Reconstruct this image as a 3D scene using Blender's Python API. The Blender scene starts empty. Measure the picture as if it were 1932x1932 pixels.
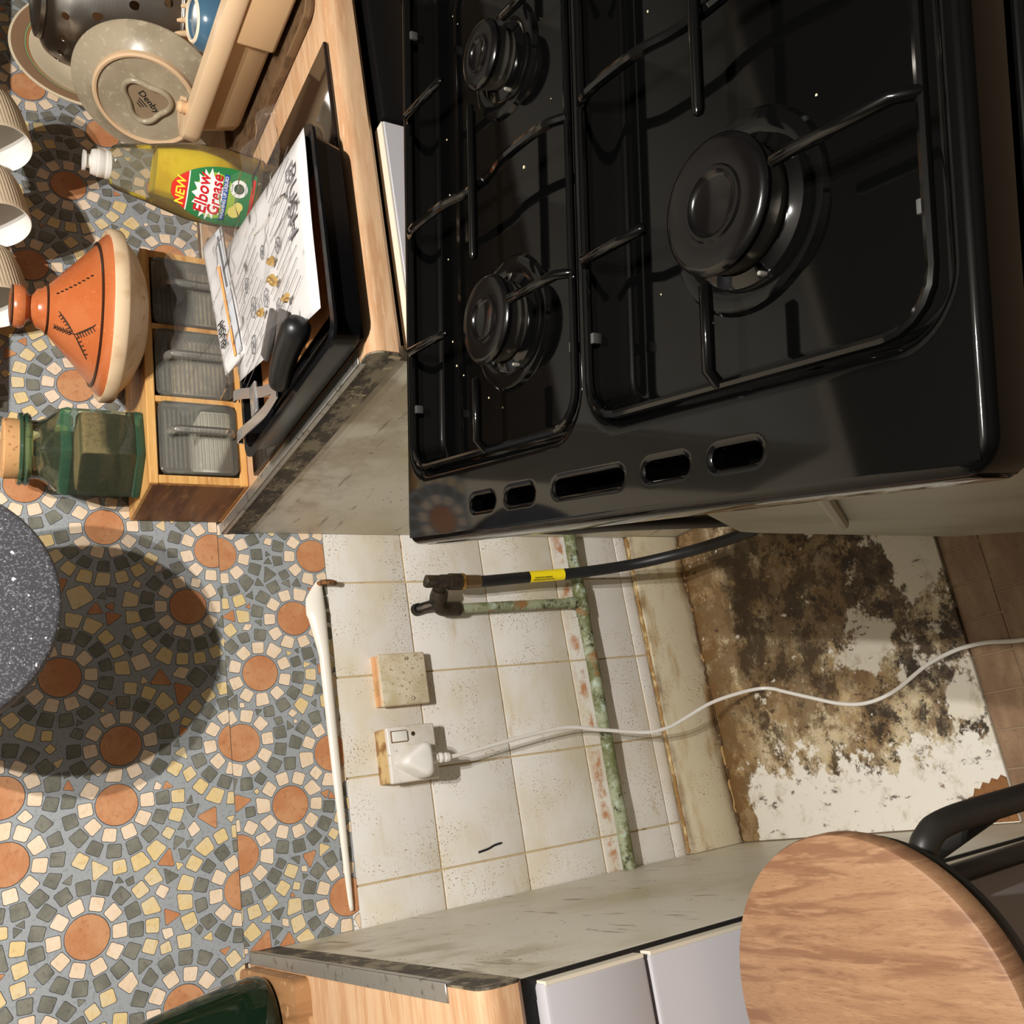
import bpy, bmesh, math, random
from mathutils import Vector, Matrix
random.seed(7)
R = math.radians
scene = bpy.context.scene
COL = scene.collection

# ------------------------------------------------------------------ camera, light, exposure
cam_d = bpy.data.cameras.new('camera')
cam_d.sensor_fit = 'HORIZONTAL'; cam_d.sensor_width = 36.0; cam_d.lens = 32.62
cam_d.clip_start = 0.02; cam_d.clip_end = 30
cam = bpy.data.objects.new('camera', cam_d); COL.objects.link(cam)
c_right = Vector((-0.1556, -0.5034, -0.8499)).normalized()
c_fwd = Vector((0.2957, 0.7973, -0.5263)).normalized()
c_up = c_right.cross(c_fwd); c_up.normalize()
c_right = c_fwd.cross(c_up)
cam.matrix_world = Matrix(((c_right.x, c_up.x, -c_fwd.x, 0.0781), (c_right.y, c_up.y, -c_fwd.y, -1.3490),
                           (c_right.z, c_up.z, -c_fwd.z, 1.2657), (0, 0, 0, 1)))
scene.camera = cam
world = bpy.data.worlds.new('world'); scene.world = world; world.use_nodes = True
world.node_tree.nodes['Background'].inputs[0].default_value = (1.0, 0.9, 0.78, 1)
world.node_tree.nodes['Background'].inputs[1].default_value = 0.012
for lx in (0.314, 0.417):                                    # the two bulbs of the kitchen's ceiling lamp
    ld = bpy.data.lights.new('ceiling_bulb', 'POINT'); ld.energy = 63; ld.color = (1.0, 0.965, 0.915)
    ld.shadow_soft_size = 0.008
    lo = bpy.data.objects.new('ceiling_bulb', ld); COL.objects.link(lo); lo.location = (lx, -1.28, 2.0)
vs = scene.view_settings
vs.view_transform = 'Standard'; vs.look = 'None'; vs.gamma = 1.0; vs.exposure = 0.0; vs.use_curve_mapping = False

# ------------------------------------------------------------------ materials
def lin(c):
    return tuple(((v / 255) / 12.92 if v / 255 <= 0.04045 else ((v / 255 + 0.055) / 1.055) ** 2.4) for v in c[:3]) + (1,)
MATS = {}
def mat(name, col, rough=0.5, metal=0.0, layers=(), bump=None, spec=0.5, coat=0.0, trans=0.0, ior=1.45, aniso=None, sheen=0):
    """layers: dicts(scale,col,lo,hi,stretch,detail,kind,fac,rot) laid over each other by world position"""
    if name in MATS: return MATS[name]
    m = bpy.data.materials.new(name); m.use_nodes = True
    nt = m.node_tree; N = nt.nodes; L = nt.links
    b = N['Principled BSDF']
    b.inputs['Base Color'].default_value = lin(col); b.inputs['Roughness'].default_value = rough
    b.inputs['Metallic'].default_value = metal; b.inputs['Specular IOR Level'].default_value = spec
    b.inputs['Coat Weight'].default_value = coat; b.inputs['Transmission Weight'].default_value = trans
    b.inputs['IOR'].default_value = ior
    m.diffuse_color = lin(col)
    if layers or bump:
        geo = N.new('ShaderNodeNewGeometry')
        def coords(stretch, rot=(0, 0, 0)):
            mp = N.new('ShaderNodeMapping'); mp.inputs['Scale'].default_value = stretch; mp.inputs['Rotation'].default_value = rot
            L.new(geo.outputs['Position'], mp.inputs['Vector']); return mp.outputs[0]
        def fac_of(d):
            kind = d.get('kind', 'noise'); cv = coords(d.get('stretch', (1, 1, 1)), d.get('rot', (0, 0, 0)))
            if kind == 'noise':
                t = N.new('ShaderNodeTexNoise'); t.inputs['Scale'].default_value = d['scale']; t.inputs['Detail'].default_value = d.get('detail', 4)
                t.inputs['Roughness'].default_value = d.get('nr', 0.55); t.inputs['Distortion'].default_value = d.get('dist', 0)
                o = t.outputs[0]
            elif kind == 'wave':
                t = N.new('ShaderNodeTexWave'); t.inputs['Scale'].default_value = d['scale']; t.inputs['Distortion'].default_value = d.get('dist', 6)
                t.inputs['Detail'].default_value = 3; t.inputs['Detail Scale'].default_value = d.get('ds', 1.2); o = t.outputs[1]
                t.bands_direction = d.get('dir', 'X')
            else:
                t = N.new('ShaderNodeTexVoronoi'); t.inputs['Scale'].default_value = d['scale']; o = t.outputs['Distance']
                t.inputs['Randomness'].default_value = 1
            if 'off' in d:
                t_in = t.inputs['Vector']
                ad = N.new('ShaderNodeVectorMath'); ad.operation = 'ADD'; ad.inputs[1].default_value = d['off']; L.new(cv, ad.inputs[0]); L.new(ad.outputs[0], t_in)
            else:
                L.new(cv, t.inputs['Vector'])
            for ax, lo_, hi_, amp in d.get('ramp_add', ()):
                sp = N.new('ShaderNodeSeparateXYZ'); L.new(geo.outputs['Position'], sp.inputs[0])
                rr_ = N.new('ShaderNodeMapRange'); rr_.inputs['From Min'].default_value = lo_; rr_.inputs['From Max'].default_value = hi_
                rr_.inputs['To Max'].default_value = amp; L.new(sp.outputs['xyz'.index(ax)], rr_.inputs[0])
                ma = N.new('ShaderNodeMath'); ma.operation = 'ADD'; L.new(o, ma.inputs[0]); L.new(rr_.outputs[0], ma.inputs[1]); o = ma.outputs[0]
            r = N.new('ShaderNodeMapRange'); r.inputs['From Min'].default_value = d['lo']; r.inputs['From Max'].default_value = d['hi']
            r.inputs['To Max'].default_value = d.get('fac', 1.0); r.interpolation_type = 'SMOOTHSTEP'
            L.new(o, r.inputs[0]); return r.outputs[0]
        cur = None
        for d in layers:
            f = fac_of(d)
            for k in d.get('masks', ()):
                g = fac_of(k); mu = N.new('ShaderNodeMath'); mu.operation = 'MULTIPLY'; L.new(f, mu.inputs[0]); L.new(g, mu.inputs[1]); f = mu.outputs[0]
            for ax, lo, hi in d.get('ramps', ()):
                sp = N.new('ShaderNodeSeparateXYZ'); L.new(geo.outputs['Position'], sp.inputs[0])
                r = N.new('ShaderNodeMapRange'); r.inputs['From Min'].default_value = lo; r.inputs['From Max'].default_value = hi; r.interpolation_type = 'SMOOTHSTEP'
                L.new(sp.outputs['xyz'.index(ax)], r.inputs[0])
                mu = N.new('ShaderNodeMath'); mu.operation = 'MULTIPLY'; L.new(f, mu.inputs[0]); L.new(r.outputs[0], mu.inputs[1]); f = mu.outputs[0]
            mx = N.new('ShaderNodeMix'); mx.data_type = 'RGBA'
            L.new(f, mx.inputs[0])
            if cur is None: mx.inputs[6].default_value = lin(col)
            else: L.new(cur, mx.inputs[6])
            mx.inputs[7].default_value = lin(d['col']); cur = mx.outputs[2]
        if cur is not None: L.new(cur, b.inputs['Base Color'])
        if bump:
            t = N.new('ShaderNodeTexNoise'); t.inputs['Scale'].default_value = bump[0]; t.inputs['Detail'].default_value = 4
            L.new(coords(bump[2] if len(bump) > 2 else (1, 1, 1)), t.inputs['Vector'])
            bp = N.new('ShaderNodeBump'); bp.inputs['Strength'].default_value = bump[1]; bp.inputs['Distance'].default_value = 0.002
            L.new(t.outputs[0], bp.inputs['Height']); L.new(bp.outputs[0], b.inputs['Normal'])
    MATS[name] = m
    return m
def thin_glass(name, tint, gloss_rough=0.03, body=0.0, body_col=(200, 200, 200), ior=1.45, bump=None):
    """a thin clear wall: transparent with Fresnel gloss and a little body colour"""
    if name in MATS: return MATS[name]
    m = bpy.data.materials.new(name); m.use_nodes = True; nt = m.node_tree; N = nt.nodes; L = nt.links
    N.remove(N['Principled BSDF']); out = N['Material Output']
    tr = N.new('ShaderNodeBsdfTransparent'); tr.inputs[0].default_value = lin(tint)
    gl = N.new('ShaderNodeBsdfGlossy'); gl.inputs['Roughness'].default_value = gloss_rough
    fr = N.new('ShaderNodeFresnel'); fr.inputs[0].default_value = ior
    di = N.new('ShaderNodeBsdfDiffuse'); di.inputs[0].default_value = lin(body_col)
    m0 = N.new('ShaderNodeMixShader'); m0.inputs[0].default_value = body; L.new(tr.outputs[0], m0.inputs[1]); L.new(di.outputs[0], m0.inputs[2])
    m1 = N.new('ShaderNodeMixShader'); L.new(fr.outputs[0], m1.inputs[0]); L.new(m0.outputs[0], m1.inputs[1]); L.new(gl.outputs[0], m1.inputs[2])
    if bump:
        t = N.new('ShaderNodeTexNoise'); t.inputs['Scale'].default_value = bump[0]; t.inputs['Detail'].default_value = 3
        g = N.new('ShaderNodeNewGeometry'); L.new(g.outputs['Position'], t.inputs['Vector'])
        bp = N.new('ShaderNodeBump'); bp.inputs['Strength'].default_value = bump[1]; bp.inputs['Distance'].default_value = 0.004
        L.new(t.outputs[0], bp.inputs['Height']); L.new(bp.outputs[0], gl.inputs['Normal']); L.new(bp.outputs[0], fr.inputs['Normal'])
    L.new(m1.outputs[0], out.inputs[0]); MATS[name] = m
    return m

grime = dict(scale=9, col=(176, 148, 104), lo=0.52, hi=0.75, detail=6, fac=0.35)
specks = dict(scale=340, col=(146, 114, 76), lo=0.60, hi=0.67, detail=2, masks=[dict(scale=14, col=None, lo=0.44, hi=0.60)])
M_TILE = mat('glazed_cream_tile', (232, 228, 222), 0.28, layers=[
    dict(scale=5, col=(216, 204, 178), lo=0.42, hi=0.66, detail=5, fac=0.75, stretch=(1, 1, 1.6)),
    dict(scale=30, col=(196, 170, 122), lo=0.56, hi=0.8, detail=5, stretch=(.4, 1, 1.6), fac=0.55),
    dict(scale=22, col=(186, 122, 70), lo=.44, hi=.60, detail=7, nr=.7, ramps=[('z', .276, .281), ('z', .305, .288)], fac=.9),
    specks, dict(scale=90, col=(134, 92, 48), lo=0.68, hi=0.76, detail=3, stretch=(1, 1, .4), masks=[dict(scale=9, col=None, lo=0.5, hi=0.65)])])
M_GROUT = mat('stained_grout', (200, 178, 138), 0.9, layers=[dict(scale=40, col=(120, 84, 44), lo=0.55, hi=0.7)])
M_PLASTER = mat('cream_plaster', (226, 212, 188), 0.85, bump=(40, .1))
M_ROOM = mat('room_paint', (84, 82, 78), 0.9)
M_CEIL = mat('ceiling_paint', (104, 101, 96), 0.9)
# ------------------------------------------------------------------ mesh helpers
def new_bm(): return bmesh.new()
def bx(bm, x0, x1, y0, y1, z0, z1, bev=0.0, seg=2, M=None):
    r = bmesh.ops.create_cube(bm, size=1.0, matrix=Matrix.Translation(((x0 + x1) / 2, (y0 + y1) / 2, (z0 + z1) / 2)) @ Matrix.Diagonal((x1 - x0, y1 - y0, z1 - z0, 1)))
    vs_ = r['verts']
    if bev > 0:
        es = list({e for v in vs_ for e in v.link_edges})
        rr = bmesh.ops.bevel(bm, geom=es, offset=bev, segments=seg, profile=0.5, affect='EDGES', clamp_overlap=True)
        vs_ = list({v for f in rr['faces'] for v in f.verts} | {v for v in vs_ if v.is_valid})
    if M is not None: bmesh.ops.transform(bm, matrix=M, verts=[v for v in vs_ if v.is_valid])
    return bm
def box(*a, **k): return bx(new_bm(), *a, **k)
def smooth_path(pts, n=8, closed=False):
    P = [Vector(p) for p in pts]
    if len(P) < 3: return P
    out = []
    m = len(P)
    for i in range(m if closed else m - 1):
        p0 = P[(i - 1) % m] if closed or i > 0 else P[0] * 2 - P[1]
        p1 = P[i]; p2 = P[(i + 1) % m]
        p3 = P[(i + 2) % m] if closed or i + 2 < m else P[-1] * 2 - P[-2]
        for k in range(n):
            t = k / n
            out.append(0.5 * ((2 * p1) + (p2 - p0) * t + (2 * p0 - 5 * p1 + 4 * p2 - p3) * t * t + (3 * p1 - p0 - 3 * p2 + p3) * t ** 3))
    if not closed: out.append(P[-1])
    return out
def tube(bm, pts, r, seg=10, closed=False, caps=True, flat=None):
    """r: number or list per point"""
    P = [Vector(p) for p in pts]; n = len(P)
    rs = r if isinstance(r, (list, tuple)) else [r] * n
    rings = []
    T0 = None; nrm = None
    for i in range(n):
        if closed: T = (P[(i + 1) % n] - P[i - 1]).normalized()
        else: T = (P[min(i + 1, n - 1)] - P[max(i - 1, 0)]).normalized()
        if nrm is None:
            a = Vector((0, 0, 1)) if abs(T.z) < 0.9 else Vector((1, 0, 0))
            nrm = (a - T * a.dot(T)).normalized()
        else:
            nrm = (nrm - T * nrm.dot(T)).normalized()
        bn = T.cross(nrm)
        ring = []
        for k in range(seg):
            an = 2 * math.pi * k / seg
            ring.append(bm.verts.new(P[i] + (nrm * math.cos(an) + bn * math.sin(an)) * rs[i]))
        rings.append(ring)
    for i in range(n if closed else n - 1):
        A = rings[i]; B = rings[(i + 1) % n]
        for k in range(seg): bm.faces.new((A[k], A[(k + 1) % seg], B[(k + 1) % seg], B[k]))
    if not closed and caps:
        bm.faces.new(rings[0][::-1]); bm.faces.new(rings[-1])
    return bm
def rod(bm, a, b, r, seg=10, rnd=True):
    a = Vector(a); b = Vector(b); d = (b - a).normalized()
    if rnd: return tube(bm, [a, a + d * r * .3, a + d * r, b - d * r, b - d * r * .3, b], [r * .4, r * .8, r, r, r * .8, r * .4], seg)
    return tube(bm, [a, b], r, seg)
def lathe(bm, prof, seg=40, M=None, squash=None):
    """prof: list of (r, z); open ends with r>0 stay open"""
    rings = []
    for (r, z) in prof:
        if r < 1e-6: rings.append([bm.verts.new((0, 0, z))])
        else: rings.append([bm.verts.new((r * math.cos(2 * math.pi * k / seg), r * math.sin(2 * math.pi * k / seg), z)) for k in range(seg)])
    for A, B in zip(rings, rings[1:]):
        for k in range(seg):
            k2 = (k + 1) % seg
            if len(A) == 1 and len(B) == 1: continue
            if len(A) == 1: bm.faces.new((A[0], B[k], B[k2])[::-1])
            elif len(B) == 1: bm.faces.new((A[k], A[k2], B[0]))
            else: bm.faces.new((A[k], A[k2], B[k2], B[k]))
    if M is not None: bmesh.ops.transform(bm, matrix=M, verts=[v for rg in rings for v in rg])
    return bm
def loft(bm, rings, closed_bottom=True, closed_top=True):
    VR = [[bm.verts.new(p) for p in r] for r in rings]
    n = len(VR[0])
    for A, B in zip(VR, VR[1:]):
        for k in range(n): bm.faces.new((A[k], A[(k + 1) % n], B[(k + 1) % n], B[k]))
    if closed_bottom: bm.faces.new(VR[0][::-1])
    if closed_top: bm.faces.new(VR[-1])
    return bm
def rrect(x0, x1, y0, y1, r, z, n=5):
    out = []
    for cx, cy, a0 in ((x1 - r, y1 - r, 0), (x0 + r, y1 - r, 90), (x0 + r, y0 + r, 180), (x1 - r, y0 + r, 270)):
        for k in range(n + 1):
            a = R(a0 + 90 * k / n); out.append((cx + r * math.cos(a), cy + r * math.sin(a), z))
    return out
def prism(bm, poly, ax, lo, hi):
    """polygon in the two other axes, extruded along ax"""
    def pt(p, t):
        return {'x': (t, p[0], p[1]), 'y': (p[0], t, p[1]), 'z': (p[0], p[1], t)}[ax]
    A = [bm.verts.new(pt(p, lo)) for p in poly]; B = [bm.verts.new(pt(p, hi)) for p in poly]
    n = len(poly)
    for k in range(n): bm.faces.new((A[k], A[(k + 1) % n], B[(k + 1) % n], B[k]))
    bm.faces.new(A[::-1]); bm.faces.new(B)
    return bm
def grid(bm, nu, nv, fn):
    V = [[bm.verts.new(fn(i / nu, j / nv)) for j in range(nv + 1)] for i in range(nu + 1)]
    for i in range(nu):
        for j in range(nv): bm.faces.new((V[i][j], V[i + 1][j], V[i + 1][j + 1], V[i][j + 1]))
    return bm
MW = {}
def to_mesh(name, bm, m, smooth=35, fixn=True):
    if fixn: bmesh.ops.recalc_face_normals(bm, faces=bm.faces)
    me = bpy.data.meshes.new(name); bm.to_mesh(me); bm.free()
    for x in (m if isinstance(m, (list, tuple)) else [m]): me.materials.append(x)
    if smooth:
        for p in me.polygons: p.use_smooth = True
        me.set_sharp_from_angle(angle=R(smooth))
    return me
def obj(name, bm, m, parent=None, smooth=35, local=False, label=None, fixn=True):
    """geometry is written in world space (local=True: in the parent's space)"""
    if parent is not None and not local:
        bmesh.ops.transform(bm, matrix=MW[parent.name].inverted(), verts=bm.verts)
    me = to_mesh(name, bm, m, smooth, fixn)
    o = bpy.data.objects.new(name, me); COL.objects.link(o)
    if parent is not None: o.parent = parent; MW[o.name] = MW[parent.name]
    else: MW[o.name] = Matrix.Identity(4)
    if label: o['label'] = label
    return o
def obj_me(name, me, parent, loc=None):
    o = bpy.data.objects.new(name, me); COL.objects.link(o)
    if parent is not None: o.parent = parent; MW[o.name] = MW[parent.name]
    if loc is not None: o.location = loc
    return o
def thing(name, label, cat, loc=(0, 0, 0), rotz=0.0, group=None, M=None):
    o = bpy.data.objects.new(name, None); COL.objects.link(o); o.empty_display_size = 0.05
    mw = M if M is not None else Matrix.Translation(loc) @ Matrix.Rotation(rotz, 4, 'Z')
    o.matrix_world = mw; MW[o.name] = mw.copy()
    o['label'] = label; o['category'] = cat
    if group: o['group'] = group
    return o
def tag(o, label, cat, group=None):
    o['label'] = label; o['category'] = cat
    if group: o['group'] = group
    return o
def struct(name, bm, m, smooth=None):
    o = obj(name, bm, m, None, smooth); o['kind'] = 'structure'; return o
def copy_tree(o, parent=None):
    c = o.copy(); COL.objects.link(c)
    if parent is not None: c.parent = parent
    for ch in list(o.children): copy_tree(ch, c)
    return c
def text(name, s, size, m, parent, M, bold=0.0, shear=0.0, ext=0.0002, sx=1.0, local=False):
    cu = bpy.data.curves.new(name, 'FONT'); cu.body = s; cu.size = size; cu.align_x = 'CENTER'; cu.align_y = 'CENTER'
    cu.extrude = ext; cu.offset = bold; cu.shear = shear; cu.resolution_u = 3
    t = bpy.data.objects.new(name, cu); COL.objects.link(t)
    dg = bpy.context.evaluated_depsgraph_get()
    me = bpy.data.meshes.new_from_object(t.evaluated_get(dg)); bpy.data.objects.remove(t); bpy.data.curves.remove(cu)
    mm = M @ Matrix.Diagonal((sx, 1, 1, 1))
    if not local: mm = MW[parent.name].inverted() @ mm
    me.transform(mm); me.name = name; me.materials.clear(); me.materials.append(m)
    o = bpy.data.objects.new(name, me); COL.objects.link(o); o.parent = parent; MW[o.name] = MW[parent.name]
    return o
def frame(o, xdir, ydir):
    """matrix with origin o, local x/y along the given directions"""
    x = Vector(xdir).normalized(); y = Vector(ydir); y = (y - x * y.dot(x)).normalized(); z = x.cross(y)
    return Matrix(((x.x, y.x, z.x, o[0]), (x.y, y.y, z.y, o[1]), (x.z, y.z, z.z, o[2]), (0, 0, 0, 1)))

XL, XR = -0.056, 0.531        # the two cabinet ends that bound the cooker gap
WT = 0.90                     # worktop height
SEAM = 0.907                  # horizontal join between the two strips of wall vinyl
# ------------------------------------------------------------------ room shell
wall = struct('wall_back', box(-1.9, 2.7, 0.006, 0.12, -0.05, 2.45), M_PLASTER)
struct('wall_left', box(-2.0, -1.9, -2.6, 0.12, -0.05, 2.45), M_ROOM)
struct('wall_right', box(2.7, 2.8, -2.6, 0.12, -0.05, 2.45), M_ROOM)
struct('wall_front', box(-2.0, 2.8, -2.7, -2.6, -0.05, 2.45), M_ROOM)
struct('ceiling', box(-2.0, 2.8, -2.7, 0.12, 2.45, 2.55), M_CEIL)
M_LINO = mat('brown_block_vinyl', (134, 106, 82), 0.5, layers=[dict(scale=12, col=(158, 130, 102), lo=0.4, hi=0.7, stretch=(1, 3, 1), detail=5), dict(scale=120, col=(112, 84, 62), lo=0.5, hi=0.75, fac=.5)])
M_LINOJ = mat('pale_vinyl_joint', (150, 126, 100), 0.6)
floor = struct('floor', box(-2.0, 2.8, -2.7, 0.12, -0.06, -0.0012), M_LINOJ)
fx = -0.35
k = 0
for row, (y1, y0, w) in enumerate(((-0.553, -0.6135, 0.052), (-0.6165, -0.765, 0.154), (-0.768, -0.828, 0.052), (-0.831, -0.98, 0.154))):
    x = -0.42 + (0.021 if row % 2 == 0 else 0.06)
    me = None
    while x < 0.62:
        if me is None:
            me = to_mesh('floor_block', box(0, w - .003, 0, y1 - y0, -0.0012, 0.0, bev=.0006, seg=1), M_LINO, None)
        obj_me('floor_block', me, floor, (x, y0, 0)); x += w
# dirty board where the cooker stood
M_DIRT = mat('greasy_dirty_board', (206, 190, 158), 0.55, layers=[
    dict(scale=7, col=(154, 128, 92), lo=0.44, hi=0.56, detail=9, nr=.7, ramp_add=[('y', -.10, -.03, .12), ('y', -.40, -.52, -.10)]),
    dict(scale=40, col=(190, 164, 118), lo=0.52, hi=0.66, detail=7, nr=.7, fac=.7),
    dict(scale=11, col=(114, 90, 60), lo=0.49, hi=0.57, detail=10, nr=.78, off=(.4, 2.2, 0), ramp_add=[('x', .0, .25, .07)], fac=.85),
    dict(scale=10, col=(66, 50, 33), lo=0.56, hi=0.61, detail=10, nr=.75, off=(3.1, 1.7, 0), ramp_add=[('x', .03, .22, .085), ('y', -.12, -.05, -.2)], fac=.85),
    dict(scale=20, col=(48, 37, 27), lo=0.60, hi=0.64, detail=9, nr=.78, off=(7.3, 4.4, 0), ramp_add=[('y', -.15, -.45, .09)], fac=.92),
    dict(scale=9, col=(222, 214, 198), lo=0.63, hi=0.67, detail=9, nr=.66, off=(2.5, 5.2, 0), ramp_add=[('y', -.25, -.52, .15)]),
    dict(scale=13, col=(236, 231, 221), lo=0.68, hi=0.73, detail=10, nr=.72, off=(1.0, 8.0, 0), ramp_add=[('x', .14, .0, .36), ('y', -.07, -.03, -.35)]),
    dict(scale=46, col=(236, 230, 218), lo=0.66, hi=0.71, detail=5, nr=.6, off=(1.0, 2.0, 0)),
    dict(scale=22, col=(176, 160, 130), lo=0.52, hi=0.66, detail=9, nr=.75, off=(4, 4, 0), fac=.55),
    dict(scale=60, col=(60, 44, 30), lo=0.585, hi=0.66, detail=7, nr=.7, stretch=(1, .5, 1), fac=.85),
    dict(scale=30, col=(122, 92, 56), lo=0.62, hi=0.72, detail=8, nr=.7, ramp_add=[('y', -.085, -.02, .22)]),
], bump=(60, .25))
fb = obj('floor_underlay', box(XL + .002, XR - .002, -0.552, -0.012, -0.001, 0.006, bev=.0015), M_DIRT, floor)
def ragged(name, pts, z, m):
    bm = new_bm(); prism(bm, pts, 'z', 0.0, z); return obj(name, bm, m, floor)
ragged('torn_cardboard_patch', [(-.052, -.5515), (.006, -.5515), (.010, -.545), (.004, -.538), (.007, -.530), (.0, -.524), (.003, -.515), (-.006, -.508), (-.004, -.500), (-.014, -.495), (-.016, -.486), (-.028, -.480), (-.034, -.470), (-.052, -.466)], .0068,
       mat('brown_cardboard', (142, 98, 58), .8, layers=[dict(scale=90, col=(108, 70, 38), lo=.45, hi=.65)]))
# wall tiles of the cooker gap
xs = [XL - .02, 0.0, 0.15, 0.30, 0.45, XR + .04]
zs = [0.755, 0.605, 0.455, 0.305, 0.155, 0.128]
g = .0012
bmq = box(XL - .02, XR + .04, 0.0022, 0.006, 0.125, 0.80)
obj('grout_bed', bmq, M_GROUT, wall, None)
for i in range(5):
    for j in range(5):
        obj('wall_tile', box(xs[i] + g, xs[i + 1] - g, 0.0 + random.uniform(-.0006, .0006), 0.005, zs[j + 1] + g, zs[j] - g, bev=.0016, seg=2), M_TILE, wall)
sm = obj('black_smear', tube(new_bm(), smooth_path([(.0215, -.0008, .496), (.020, -.0008, .510), (.0165, -.0008, .522), (.014, -.0008, .540)], 5), [.0011] + [.0018] * 15, 6), mat('black_paint_smear', (30, 32, 36), .4), wall)
# skirting
M_SKIRT = mat('cream_skirting', (216, 205, 178), 0.5, layers=[dict(scale=24, col=(176, 144, 92), lo=.5, hi=.72, detail=6, stretch=(.3, 1, 1)), specks,
    dict(scale=18, col=(110, 78, 40), lo=.35, hi=.7, detail=7, ramps=[('z', .112, .13)]), dict(scale=20, col=(96, 66, 34), lo=.3, hi=.66, detail=7, ramps=[('z', .03, .004)])])
sk = obj('baseboard_back', box(XL, XR, -0.014, 0.004, 0.0, 0.127, bev=.004, seg=2), M_SKIRT); sk['kind'] = 'structure'
bm = new_bm()
pp = []
for i in range(60):
    x = XL + .004 + (XR - XL - .008) * i / 59
    pp.append((x, -.006 + random.uniform(-.0015, .0015), .127 + random.uniform(-.001, .0012)))
obj('sealant_bead', tube(bm, pp, [random.uniform(.0036, .0044) for _ in pp], 6), mat('brown_sealant', (150, 112, 62), .7, layers=[dict(scale=60, col=(214, 190, 140), lo=.45, hi=.7)]), sk)
bm = new_bm(); pp = []
for i in range(80):
    x = XL + .004 + (XR - XL - .008) * i / 79
    pp.append((x, -.0165 + random.uniform(-.002, .002), .0075 + random.uniform(-.001, .0015)))
obj('dirt_line', tube(bm, pp, [random.uniform(.0014, .0030) for _ in pp], 6), mat('black_brown_dirt', (84, 60, 34), .8, layers=[dict(scale=30, col=(176, 142, 92), lo=.52, hi=.6)]), sk)

# ------------------------------------------------------------------ mosaic-patterned wall covering
def mos(name, col, alt, dark): return mat(name, col, 0.42, layers=[dict(scale=22, col=alt, lo=.38, hi=.62, detail=2), dict(scale=150, col=dark, lo=.5, hi=.78, detail=4, fac=.55)], bump=(220, .25))
MC = [mos('mosaic_cream', (232, 208, 178), (238, 216, 190), (212, 180, 142)), mos('mosaic_yellow', (226, 200, 144), (224, 204, 164), (198, 162, 94)),
      mos('mosaic_slate', (112, 111, 100), (132, 130, 118), (78, 77, 68)), mos('mosaic_terracotta', (192, 130, 88), (202, 148, 106), (160, 98, 60))]
M_MGROUT = mat('mosaic_grey_grout', (156, 160, 163), 0.6, layers=[dict(scale=240, col=(124, 130, 134), lo=.5, hi=.7, fac=.6)])
M_MEDGE = mat('mosaic_edge_line', (74, 78, 82), 0.6)
UP = [(0.597, 1.165), (0.537, 1.064), (0.502, 0.916), (0.418, 0.955), (0.327, 1.123), (0.231, 1.051), (0.221, 0.898), (0.156, 1.058), (0.103, 1.185), (0.182, 1.19), (0.025, 0.902), (0.004, 1.096),
      (1.105, 1.103), (0.756, 1.097), (0.95, 1.158), (0.905, 1.03), (0.68, 1.01), (0.64, 0.945), (-0.10, 0.985), (-0.115, 1.16), (1.0, 0.955), (1.13, 0.96), (1.22, 1.05), (1.28, 1.16), (1.36, 1.0), (1.42, 1.12), (0.44, 1.24), (0.28, 1.27), (0.56, 1.29),
      (0.72, 1.25), (0.86, 1.26), (1.0, 1.27), (1.13, 1.24), (1.3, 1.28), (0.04, 1.29), (-.1, 1.3), (1.5, 1.22), (1.52, 1.03)]
LO = [(0.497, 0.907), (0.494, 0.761), (0.315, 0.858), (0.218, 0.892), (0.125, 0.829), (0.19, 0.761), (0.069, 0.905), (-0.01, 0.758), (.395, .80)]
def clip(poly, axis, val, keep_above):
    out = []
    n = len(poly)
    for i in range(n):
        a, b = poly[i], poly[(i + 1) % n]
        ia = (a[axis] >= val) == keep_above; ib = (b[axis] >= val) == keep_above
        if ia: out.append(a)
        if ia != ib:
            t = (val - a[axis]) / (b[axis] - a[axis]); out.append((a[0] + (b[0] - a[0]) * t, a[1] + (b[1] - a[1]) * t))
    return out
def area(p): return abs(sum(p[i][0] * p[(i + 1) % len(p)][1] - p[(i + 1) % len(p)][0] * p[i][1] for i in range(len(p)))) / 2
class Packer:
    def __init__(s): s.cells = {}; s.items = []
    def keys(s, p):
        x0 = min(q[0] for q in p); x1 = max(q[0] for q in p); z0 = min(q[1] for q in p); z1 = max(q[1] for q in p)
        for i in range(int((x0 + 9) / .03), int((x1 + 9) / .03) + 1):
            for j in range(int((z0 + 9) / .03), int((z1 + 9) / .03) + 1): yield i, j
    def hits(s, p, gap, skip=-1):
        seen = {skip}
        for kk in s.keys(p):
            for it in s.cells.get(kk, ()):
                if it in seen: continue
                seen.add(it)
                if not separated(p, s.items[it][0], gap): return True
        return False
    def grow(s, n, step, gap, lim, base):
        p, c = s.items[n]; cx = sum(q[0] for q in p) / len(p); cz = sum(q[1] for q in p) / len(p)
        for k in range(len(p)):
            q = list(p); x, z = p[k]
            if math.hypot(x - cx, z - cz) > lim * base: continue
            q[k] = (cx + (x - cx) * step, cz + (z - cz) * step)
            m = len(q); ok = True; sg = 0
            for i in range(m):
                a, b, d = q[i - 1], q[i], q[(i + 1) % m]
                cr = (b[0] - a[0]) * (d[1] - b[1]) - (b[1] - a[1]) * (d[0] - b[0])
                if sg == 0: sg = 1 if cr > 0 else -1
                if cr * sg <= 1e-7: ok = False; break
            if ok and not s.hits(q, gap, n): p = q
        s.items[n] = (p, c)
        for kk in s.keys(p):
            l = s.cells.setdefault(kk, [])
            if n not in l: l.append(n)
    def add(s, p, c):
        s.items.append((p, c)); n = len(s.items) - 1
        for kk in s.keys(p): s.cells.setdefault(kk, []).append(n)
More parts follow.
